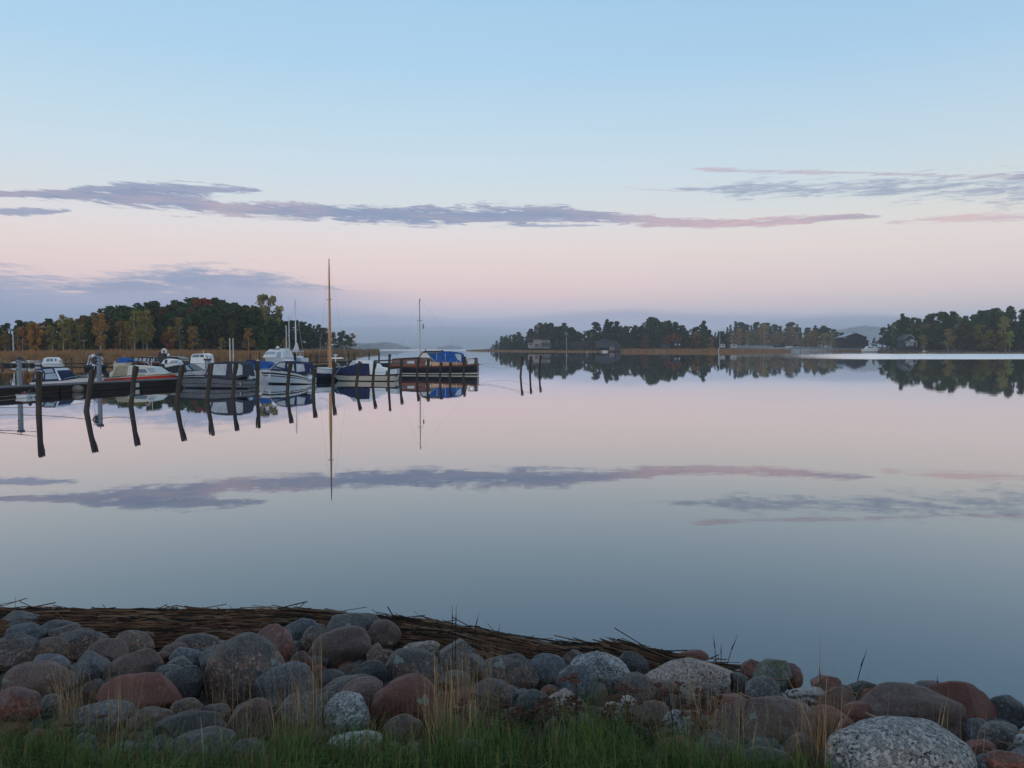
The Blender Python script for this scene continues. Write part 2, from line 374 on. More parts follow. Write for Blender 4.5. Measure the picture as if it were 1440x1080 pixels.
L_left = Land([(-420,514),(-100,512),(0,511),(250,508),(400,506),(430,504.5),(460,502),(490,499),(515,496.6),(534,495.4)],
              [(-420,260),(0,240),(300,240),(420,300),(480,330),(500,300),(515,120),(534,40)],
              [(-420,2),(0,2.5),(120,3),(200,7),(290,9),(400,6),(440,5),(490,3),(505,.3),(534,.1)])
L_isl = Land([(655,493.2),(690,493.8),(760,494.4),(860,494.6),(960,494.8),(1060,494.8),(1112,494.2)],
             [(655,50),(690,170),(760,260),(1112,300)],
             [(655,.1),(690,1.5),(730,3),(800,4),(860,5),(920,7),(1000,4),(1112,4)])
L_mid = Land([(1030,492.8),(1110,492.6),(1150,493.4),(1200,494.0),(1262,494.6)],
             [(1030,280),(1262,300)], [(1030,2),(1100,4),(1180,3),(1262,3)])
L_right = Land([(1241,494.8),(1262,495.6),(1300,496.2),(1440,496.6),(1700,498)],
               [(1241,60),(1262,220),(1700,260)], [(1241,.5),(1262,3),(1300,5),(1440,7),(1700,8)])
for nm, L in (('ground', L_left), ('ground', L_isl), ('ground', L_mid), ('ground', L_right)): L.build(nm)

# ------------------------------------------------------------------ reeds
RG = np.random.default_rng(7)
m_reed = [mat('reed_brown', (.27,.15,.075), .9, .3, .6), mat('reed_rust', (.36,.17,.065), .9, .3, .6), mat('reed_straw', (.40,.27,.14), .9, .3, .6), mat('reed_green', (.11,.11,.045), .9, .3, .6)]
def reeds(L, xa, xb, dep, n, hmin, hmax, label_kind, w=.16, front_bias=1.6, weights=(.45,.3,.17,.08)):
    px = RG.uniform(xa, xb, n); t = RG.uniform(0, 1, n)**front_bias
    V = np.zeros((n, 3, 3)); 
    for i in range(n):
        a = L.d0(px[i]); d = a - 1.5 + t[i]*dep*(.75+.5*mnoise.noise(Vector((px[i]*.02, 3, 0))))
        x, z = (px[i]-720)/F*d, max(-.05, L.g(px[i], d))
        fade = min(1, .55 + (d-a+2)/8)
        h = RG.uniform(hmin, hmax) * fade * (1+.22*mnoise.noise(Vector((x*.08, d*.05, 1))))
        ww = w*RG.uniform(.5, 1.3); lx, ly = RG.normal(0, .12, 2)
        V[i] = [(x-ww/2, d, z-.1), (x+ww/2, d+.05, z-.1), (x+lx*h, d+ly*h, z+h)]
    o = nparr_mesh('reeds', V.reshape(-1, 3), np.arange(n*3).reshape(-1, 3), m_reed, mi=RG.choice(4, n, p=weights))
    return tag(o, kind='stuff')
reeds(L_left, -120, 534, 46, 34000, 1.5, 2.35, 0, .17)
reeds(L_isl, 655, 870, 14, 5000, .5, 1.3, 0, .25, weights=(.3,.2,.4,.1))
reeds(L_isl, 868, 1112, 22, 11000, 1.6, 2.5, 0, .28, weights=(.4,.35,.2,.05))
reeds(L_mid, 1105, 1262, 30, 4500, .7, 1.7, 0, .3, weights=(.45,.1,.15,.3))
reeds(L_right, 1242, 1480, 12, 2500, .3, .9, 0, .25, weights=(.35,.1,.25,.3))

# ------------------------------------------------------------------ trees
m_leaf = leaf_mat('foliage'); m_bark = mat('bark', (.055,.04,.03), .95, .3, 3); m_pbark = mat('pine_bark', (.12,.065,.04), .95, .3, 3)
m_birch = mat('birch_bark', (.36,.34,.31), .85, .4, 4)
def clumpy(centres, radii, per, size, flat=.8):
    """many small leaf-sized faces gathered in clumps"""
    C, R = np.array(centres), np.array(radii); n = len(C)*per
    idx = np.repeat(np.arange(len(C)), per)
    d = RG.normal(size=(n, 3)); d /= np.linalg.norm(d, axis=1)[:, None]
    r = R[idx]*RG.uniform(.3, 1.02, n)**.55*np.where(RG.random(n) < .12, RG.uniform(1., 1.45, n), 1.)
    P = C[idx] + d*r[:, None]*np.array([1, 1, flat])
    a = RG.normal(size=(n, 3)); a /= np.linalg.norm(a, axis=1)[:, None]
    b = np.cross(a, RG.normal(size=(n, 3))); b /= np.linalg.norm(b, axis=1)[:, None]
    s = size*RG.uniform(.5, 1.3, n)[:, None]
    V = np.stack([P-a*s, P+b*s*.55, P+a*s, P-b*s*.55], 1).reshape(-1, 3)
    return V, np.arange(n*4).reshape(-1, 4)
def tree_proto(kind, seed):
    """unit tree 10 m tall"""
    rg = np.random.default_rng(seed); H = 10.
    root = empty(kind, (0,0,0)); mb = MB()
    lean = rg.normal(0, .25, 2)
    def axis(t): return Vector((lean[0]*t*t, lean[1]*t*t, H*t))
    cs, rs = [], []
    if kind == 'pine_tree':
        mb.tube([axis(t) for t in (-.03,.3,.6,.85,.97)], [.2,.16,.12,.07,.03], 6)
        for k in range(24):
            t = rg.uniform(.24, .97) if k > 5 else rg.uniform(.75, .97); a = rg.uniform(0, 6.28); L = (1.95*(1.02-t)**.6*min(1, (t-.1)*4)+.1)*rg.uniform(.35, 1.)
            p = axis(t) + Vector((math.cos(a)*L, math.sin(a)*L, rg.uniform(.1,.5)))
            mb.tube([axis(t-.05), p], [.06,.02], 4); cs.append(p); rs.append(rg.uniform(.6, 1.05)*(1.15-.6*t))
        cs.append(axis(.98)); rs.append(.33); per, size, flat = 100, .24, .8
    elif kind == 'spruce_tree':
        mb.tube([axis(t) for t in (-.03,.5,1.)], [.2,.12,.02], 6)
        for k in range(30):
            t = .1 + .88*k/29; a = k*2.4; L = (1-t)*1.9*rg.uniform(.65, 1.05)+.08
            p = axis(t) + Vector((math.cos(a)*L*.6, math.sin(a)*L*.6, -.12)); cs.append(p); rs.append(max(.18, L*.62))
        per, size, flat = 90, .2, .7
    elif kind == 'birch_tree':
        mb.tube([axis(t) for t in (-.03,.4,.8,.98)], [.13,.1,.05,.015], 6)
        for k in range(20):
            t = rg.uniform(.28, 1.0); a = rg.uniform(0, 6.28); L = 1.5*math.sin(math.pi*min(1, (t-.15)/.95))**.8*rg.uniform(.4, 1.)
            p = axis(t) + Vector((math.cos(a)*L, math.sin(a)*L, rg.uniform(-.2,.2)))
            mb.tube([axis(max(.2, t-.12)), p], [.035,.01], 4); cs.append(p); rs.append(rg.uniform(.45, .85))
        per, size, flat = 85, .19, 1.1
    else:
        mb.tube([axis(t) for t in (-.03,.3,.6,.85)], [.25,.2,.13,.05], 6)
        for k in range(24):
            t = rg.uniform(.16, .97); a = rg.uniform(0, 6.28); L = 2.5*math.sqrt(max(0, 1-((t-.56)/.46)**2))*rg.uniform(.35, 1.)
            p = axis(t) + Vector((math.cos(a)*L, math.sin(a)*L, 0))
            mb.tube([axis(max(.2, t-.2)), p], [.08,.02], 4); cs.append(p); rs.append(rg.uniform(.55, 1.1)*(1.2-.5*t))
        per, size, flat = 110, .25, .9
    V, Fc = clumpy(cs, rs, per, size, flat)
    mb.build('trunk', {'pine_tree': m_pbark, 'birch_tree': m_birch}.get(kind, m_bark), root)
    nparr_mesh('crown', V, Fc, m_leaf, root)
    return root
PROTO = {}
def tree(kind, px, d, base, h, wide, color, label, group=None, var=None):
    v = random.randrange(3) if var is None else var; key = (kind, v)
    if key not in PROTO: PROTO[key] = [tree_proto(kind, 100+v*7+len(kind)), False]
    P = PROTO[key]
    o = P[0] if not P[1] else copy_tree(P[0]); P[1] = True
    o.location = ((px-720)/F*d, d, base - .1); o.rotation_euler.z = random.uniform(0, 6.28)
    s = h/10.2; o.scale = (s*wide, s*wide, s)
    for c in o.children:
        if c.name.startswith('crown'): c.color = (color[0]*2.5, color[1]*2.35, color[2]*1.75, 1)
    for k in ('group',):
        if k in o: del o[k]
    tag(o, label, 'tree', group); return o
random.seed(5)
GREENS = [(.022,.038,.015), (.030,.044,.016), (.019,.033,.017), (.036,.048,.016)]
def jit(c, a=.25): return tuple(v*random.uniform(1-a, 1+a) for v in c)
SIL_L = [(-200,465),(-60,462),(0,455),(40,452),(90,448),(120,444),(140,440),(150,434),(165,429),(185,428),(200,426),(215,421),(235,427),(255,423),(275,419),(300,420),(330,425),(350,430),(365,432),(400,445),(415,448),(430,454),(455,459),(470,463),(490,469),(500,480)]
def wood(L, sil, xa, xb, dd, step, frac, kinds, widef, place, group_of, jitter=.35):
    px = xa
    while px < xb:
        p = px + random.uniform(-jitter, jitter)*step; d = L.d0(p) + dd*random.uniform(.9, 1.12)
        top = interp(sil, p); zt = U(p, top, d).z; g = L.g(p, d)
        h = max(3., (zt-g)*random.uniform(frac[0]-.07, frac[1]+.07))
        kind, colr, lab, grp = random.choices([k[:4] for k in kinds], [k[4] for k in kinds])[0]
        tree(kind, p, d, g, h, widef*random.uniform(.85, 1.2), jit(colr), lab + ' ' + place, grp + ' ' + group_of)
        px += step
pl, gl = 'in the wood behind the reeds on the left shore', 'of the left wood'
K_dark = [('pine_tree', GREENS[0], 'dark green pine', 'dark pines', 5), ('round_tree', (.026,.036,.016), 'dark rounded leafy tree', 'dark leafy trees', 3), ('spruce_tree', GREENS[2], 'dark pointed spruce', 'dark spruces', 1), ('round_tree', (.085,.032,.014), 'rust brown leafy tree', 'rust brown trees', .35)]
K_edge = [('birch_tree', (.13,.10,.03), 'yellow green birch', 'yellow birches', 3), ('birch_tree', (.13,.07,.024), 'orange brown birch', 'orange birches', 2), ('round_tree', (.045,.05,.018), 'olive green bushy tree', 'olive trees', 2), ('pine_tree', GREENS[1], 'dark green pine', 'dark pines', 1.5)]
wood(L_left, SIL_L, -120, 425, 125, 9, (.97, .99), K_dark, 1.5, pl, gl)
wood(L_left, SIL_L, -120, 420, 95, 12, (.85, .95), K_dark, 1.5, pl, gl)
wood(L_left, SIL_L, 125, 420, 68, 14, (.65, .85), K_dark, 1.45, pl, gl)
wood(L_left, SIL_L, -120, 215, 60, 11, (.6, .95), K_edge, 1.15, pl, gl)
wood(L_left, SIL_L, 215, 420, 52, 19, (.3, .62), K_edge, 1.2, pl, gl)
pl2, gl2 = 'at the misty tip of the left wood', 'at the tip of the left wood'
wood(L_left, SIL_L, 424, 494, 200, 6.5, (.9, 1.02), K_dark[:3], 1.4, pl2, gl2)
wood(L_left, SIL_L, 424, 497, 150, 8, (.65, .9), K_dark[:3], 1.4, pl2, gl2)
# trees that stand out on the left shore
def single(kind, L, px, dd, top, wide, col, lab, var=0):
    d = L.d0(px)+dd; g = L.g(px, d); h = U(px, top, d).z - g
    return tree(kind, px, d, g, h, wide, col, lab, None, var)
single('round_tree', L_left, 378, 92, 411, .9, (.11,.105,.055), 'tall pale yellow green poplar rising above the end of the left wood')
single('round_tree', L_left, 285, 112, 417, 1.0, (.12,.022,.013), 'dark red maple crown at the highest point of the left wood')
single('round_tree', L_left, 352, 100, 428, .8, (.10,.026,.014), 'small red crown just left of the tall pale poplar', 1)
single('round_tree', L_left, 50, 46, 452, .75, (.17,.09,.02), 'bright orange yellow autumn tree above the reeds at far left')
single('birch_tree', L_left, 90, 55, 444, 1.0, (.12,.10,.035), 'tall yellow birch with bare top above the reeds at far left', 1)
single('birch_tree', L_left, 190, 52, 438, 1.05, (.09,.085,.025), 'tall olive yellow birch in front of the dark pines', 2)
single('birch_tree', L_left, 142, 52, 440, 1.1, (.15,.085,.03), 'tall orange brown birch left of the pine hill', 0)
single('round_tree', L_left, 238, 50, 462, .9, (.085,.022,.015), 'low crimson maple at the foot of the pine hill', 2)
single('birch_tree', L_left, 497, 158, 469, 1.5, (.12,.06,.03), 'orange tree at the very end of the left wood', 1)
# woods on the right
SIL_I = [(682,487),(692,482),(700,475),(715,471),(730,468),(745,462),(760,458),(765,454),(776,455),(790,456),(805,458),(812,462),(820,468),(826,466),(832,460),(840,455),(850,451),(865,451),(875,454),(880,458),(890,461),(900,455),(910,450),(920,446),(935,450),(945,455),(960,458),(975,459),(990,458),(1000,463),(1015,467),(1022,461)]
SIL_M = [(1012,466),(1020,459),(1030,454),(1045,452),(1060,451),(1072,449),(1080,454),(1090,458),(1100,454),(1110,454),(1120,457),(1135,459),(1150,458),(1165,461),(1176,465),(1186,470)]
SIL_R = [(1236,478),(1244,466),(1252,458),(1260,449),(1269,446),(1277,448),(1285,445),(1300,442),(1320,442),(1327,437),(1340,436),(1350,442),(1362,443),(1375,441),(1385,437),(1395,433),(1405,437),(1412,432),(1430,434),(1440,433),(1560,430)]
pr, gr = 'in the misty wood of the far island', 'of the far island'
K_isl = [('pine_tree', GREENS[2], 'dark green pine', 'dark pines', 4), ('spruce_tree', GREENS[2], 'dark pointed spruce', 'dark spruces', 5), ('round_tree', (.035,.045,.02), 'dark rounded leafy tree', 'dark leafy trees', 1.5)]
wood(L_isl, SIL_I, 699, 1018, 110, 5, (.92, 1.02), K_isl, 1.35, pr, gr)
wood(L_isl, SIL_I, 692, 1018, 80, 6, (.75, .93), K_isl, 1.4, pr, gr)
wood(L_isl, SIL_I, 690, 738, 40, 7, (.5, .8), K_isl, 1.4, pr, gr)
wood(L_isl, SIL_I, 872, 1005, 44, 9, (.45, .75), K_isl + [('round_tree', (.10,.06,.02), 'brown autumn tree', 'brown trees', 1.5)], 1.3, pr, gr)
single('round_tree', L_isl, 938, 40, 470, .75, (.08,.03,.02), 'small orange red tree near the shore of the far island')
single('spruce_tree', L_isl, 854, 84, 447, 1.2, GREENS[0], 'tallest dark spruce of the clump left of the small boathouse', 1)
single('pine_tree', L_isl, 990, 70, 452, .9, GREENS[0], 'lone pine standing up above the low end of the far island wood', 1)
pm, gm = 'in the mist behind the reed spit', 'behind the reed spit'
K_mid = [('birch_tree', (.12,.085,.035), 'brown autumn birch', 'brown birches', 4), ('round_tree', (.09,.072,.03), 'olive brown leafy tree', 'olive brown trees', 3), ('pine_tree', GREENS[2], 'dark green pine', 'dark pines', 1)]
wood(L_mid, SIL_M, 1016, 1182, 120, 5.5, (.94, 1.02), K_isl[:2], 1.5, pm, gm)
wood(L_mid, SIL_M, 1030, 1186, 70, 6.5, (.6, .84), K_mid, 1.35, pm, gm)
prr, grr = 'in the wood on the right shore', 'of the right shore wood'
K_r = K_dark[:2] + [('round_tree', (.07,.07,.024), 'olive green bushy tree', 'olive trees', 2)]
wood(L_right, SIL_R, 1245, 1500, 110, 8, (.9, 1.03), K_dark[:3]+K_dark[2:3]*1, 1.3, prr, grr)
wood(L_right, SIL_R, 1250, 1500, 80, 9, (.7, .95), K_r, 1.15, prr, grr)
wood(L_right, SIL_R, 1298, 1500, 45, 11, (.4, .72), K_r + [('birch_tree', (.12,.12,.035), 'pale green birch', 'pale green birches', 4)], 1.3, prr, grr)
single('spruce_tree', L_right, 1269, 60, 439, 1.7, GREENS[0], 'pointed spruce rising beside the gabled house on the right shore', 0)
single('birch_tree', L_right, 1413, 50, 446, 1.2, (.12,.12,.04), 'tall yellow green birch on the right shore near the frame edge', 1)
single('pine_tree', L_mid, 1240, 60, 460, 1.2, GREENS[0], 'small lone pine between the dark barn and the gabled house', 0)
single('round_tree', L_mid, 1228, 50, 474, .8, GREENS[1], 'low dark bush right beside the dark barn', 1)

# ------------------------------------------------------------------ far hills
m_farwood = mat('far_wood', (.028,.042,.028), .95, .3, .03)
def hill(sil, d, dep, wood_n, name='hills'):
    mb = MB(); nx = 40; x0, x1 = sil[0][0], sil[-1][0]; ny = 6; vs = []
    for j in range(ny+1):
        a = j/ny
        for i in range(nx+1):
            px = x0+(x1-x0)*i/nx; dd = d + a*dep
            zt = max(.1, U(px, interp(sil, px), d+dep*.4).z - 4)
            vs.append(((px-720)/F*dd, dd, -1 + (zt+1)*math.sin(math.pi*min(1, a*1.1))**.7))
    mb.add(vs, [(j*(nx+1)+i, j*(nx+1)+i+1, (j+1)*(nx+1)+i+1, (j+1)*(nx+1)+i) for j in range(ny) for i in range(nx)])
    tag(mb.build(name, m_farwood, smooth=True), kind='structure')
    cs, rs = [], []
    for k in range(wood_n):
        px = random.uniform(x0, x1); a = random.uniform(.03, .6); dd = d+a*dep
        zt = max(.1, U(px, interp(sil, px), d+dep*.4).z-4); z = -1+(zt+1)*math.sin(math.pi*min(1, a*1.1))**.7
        hh = random.uniform(2.5, 5.5); cs.append(((px-720)/F*dd, dd, z+hh*.4)); rs.append(hh*.75)
    V, Fc = clumpy(cs, rs, 16, 1.5, 1.)
    tag(nparr_mesh('distant_wood', V, Fc, m_farwood), kind='stuff')
hill([(478,484),(500,482.5),(515,483.5),(530,483),(545,482),(558,484),(568,487.5),(576,489.3)], 1450, 300, 520)
hill([(560,489),(580,488),(600,488.5),(620,489.5)], 2400, 300, 150)
hill([(616,489.3),(625,487.5),(632,486.2),(640,487.5),(650,489)], 1500, 120, 90)
hill([(1160,468),(1180,464),(1200,459.5),(1215,458),(1232,459),(1252,463),(1300,466)], 1900, 500, 900)

# ------------------------------------------------------------------ air
def air(name, x0, x1, y0, y1, z0, z1, density, color):
    m = bpy.data.materials.new(name); m.use_nodes = True; m.node_tree.nodes.clear(); T = NT(m.node_tree)
    o = T.new('ShaderNodeOutputMaterial'); v = T.new('ShaderNodeVolumePrincipled')
    v.inputs['Color'].default_value = (*color, 1); v.inputs['Density'].default_value = density; v.inputs['Anisotropy'].default_value = 0.
    T.l.new(v.outputs[0], o.inputs['Volume'])
    mb = MB(); mb.box(((x0+x1)/2, (y0+y1)/2, (z0+z1)/2), (x1-x0, y1-y0, z1-z0))
    return tag(mb.build(name, m), kind='stuff')
air('haze', -6100, 6100, -60, 7100, -2.2, 62, .00021, (.92,.93,.97))
def mist(c, r, density):
    air('mist', -1, 1, -1, 1, -1, 1, density, (.93,.95,1.)); o = [o for o in COL.objects if o.name.startswith('mist')][-1]
    mb = MB(); mb.ball((0,0,0), r, 24, 12); me = bpy.data.meshes.new('mist'); me.from_pydata(mb.v, [], mb.f); me.materials.append(o.data.materials[0]); o.data = me; o.location = c
mist((210, 700, 1.2), (62, 60, 4.2), .004)
mist((262, 690, 1.0), (40, 40, 3.0), .004)
mist((640, 1450, 1.), (330, 380, 60), .0016)
mist((-160, 1500, 1.), (420, 520, 44), .0011)
mist((160, 1500, 1.), (420, 520, 30), .0009)
# ------------------------------------------------------------------ foreground bank
EDGE = [(-100,8.3),(0,8.3),(560,8.2),(700,7.7),(850,7.2),(960,7.0),(1050,6.9),(1200,6.9),(1300,6.8),(1440,6.5),(1540,6.4)]
Z0, D0 = 1.2, 3.1
def edge(px): return interp(EDGE, px)
def bank(px, py):
    """point of the boulder slope seen at a photo position"""
    E = edge(px); r = ray(px, py); m = -r.z/r.y; k = Z0/(E-D0)
    d = (CAMH - k*E)/(m-k); d = min(d, E+.2)
    return U(px, py, d)
def bank_z(px, d):
    E = edge(px); return Z0*(E-d)/(E-D0)
def px_of(x, d): return 720 + x/d*F
m_bank = mat('bank_earth', (.022,.018,.014), .95, .35, 5, bump=.4, bscale=30)
def ground_z(x, y):
    px = max(-300, min(1740, px_of(x, max(y, .5))))
    z = bank_z(px, y) if y > D0 else Z0 + (D0-y)*.06
    off = .05 if y < 3.2 else min(.26, .05+(y-3.2)*.18)
    return max(-1.0, z-off) + .03*mnoise.noise(Vector((x*1.3, y*1.3, 0)))
mb = MB(); xs = [-14+.35*i for i in range(81)]; ys = [-2+.3*i for i in range(40)]
mb.add([(x, y, ground_z(x, y)) for y in ys for x in xs], [(j*81+i, j*81+i+1, (j+1)*81+i+1, (j+1)*81+i) for j in range(39) for i in range(80)])
tag(mb.build('shore_bank', m_bank, smooth=True), kind='structure')

G = {
 'grey': granite('granite_grey', (.13,.11,.10), (.025,.03,.032), (.26,.26,.26), .7, patch=(.075,.08,.072), cap=.35),
 'dark': granite('granite_dark', (.055,.05,.048), (.02,.02,.022), (.14,.15,.16), .35),
 'blue': granite('granite_blue_grey', (.10,.10,.105), (.03,.033,.04), (.24,.27,.3), .45),
 'pink': granite('granite_pink', (.21,.115,.088), (.035,.03,.03), (.32,.27,.25), .8, patch=(.085,.08,.072), cap=.8),
 'rosy': granite('granite_rosy', (.25,.09,.062), (.05,.03,.028), (.33,.2,.17), .6, patch=(.06,.058,.052), cap=.55),
 'red': granite('sandstone_red', (.135,.048,.034), (.045,.022,.02), (.17,.095,.085), .15),
 'brown': granite('granite_brown', (.115,.07,.055), (.035,.028,.027), (.19,.16,.15), .35),
 'orange': granite('granite_orange', (.24,.13,.08), (.04,.03,.028), (.36,.28,.22), .7, patch=(.08,.075,.065), cap=.6),
 'white': granite('granite_pale', (.21,.21,.205), (.03,.03,.032), (.38,.38,.37), 1.0),
 'salt': granite('granite_pale_pink', (.30,.225,.185), (.035,.03,.03), (.42,.36,.32), 1.0),
 'stripe': granite('gneiss_striped', (.25,.225,.215), (.03,.03,.032), (.4,.38,.37), .5, stripes=True),
 'redmoss': granite('granite_brick_mossy', (.22,.08,.05), (.05,.03,.028), (.3,.18,.14), .5, patch=(.04,.05,.035), cap=1.),
 'moss': granite('granite_mossy', (.12,.125,.10), (.03,.03,.03), (.28,.29,.25), .5, patch=(.12,.11,.05)),
}
BV = []
def boulder_mesh(seed, name, round_=False):
    rg = random.Random(seed); bm = __import__('bmesh').new(); import bmesh
    bmesh.ops.create_icosphere(bm, subdivisions=5, radius=1)
    e = rg.uniform(.0, .32); off = Vector((rg.uniform(-50, 50), rg.uniform(-50, 50), rg.uniform(-50, 50)))
    cuts = [(Vector((rg.uniform(-1,1), rg.uniform(-1,1), rg.uniform(-.3,1))).normalized(), rg.uniform(.70, .9)) for _ in range(rg.randint(2, 6) if not round_ else 0)]
    for v in bm.verts:
        p = v.co.normalized()
        q = Vector((math.copysign(abs(p.x)**(1-e*.5), p.x), math.copysign(abs(p.y)**(1-e*.5), p.y), math.copysign(abs(p.z)**(1-e*.3), p.z)))
        q *= 1 + .20*mnoise.noise(p*1.1+off) + .07*mnoise.noise(p*2.7+off) + .014*mnoise.noise(p*8+off)
        for n, h in cuts:
            k = q.dot(n) - h
            if k > 0: q -= n*k*.93
        v.co = q
    me = bpy.data.meshes.new(name); bm.to_mesh(me); bm.free()
    me.polygons.foreach_set('use_smooth', [True]*len(me.polygons)); return me
for s in range(14): BV.append(boulder_mesh(s+3, 'boulder'))
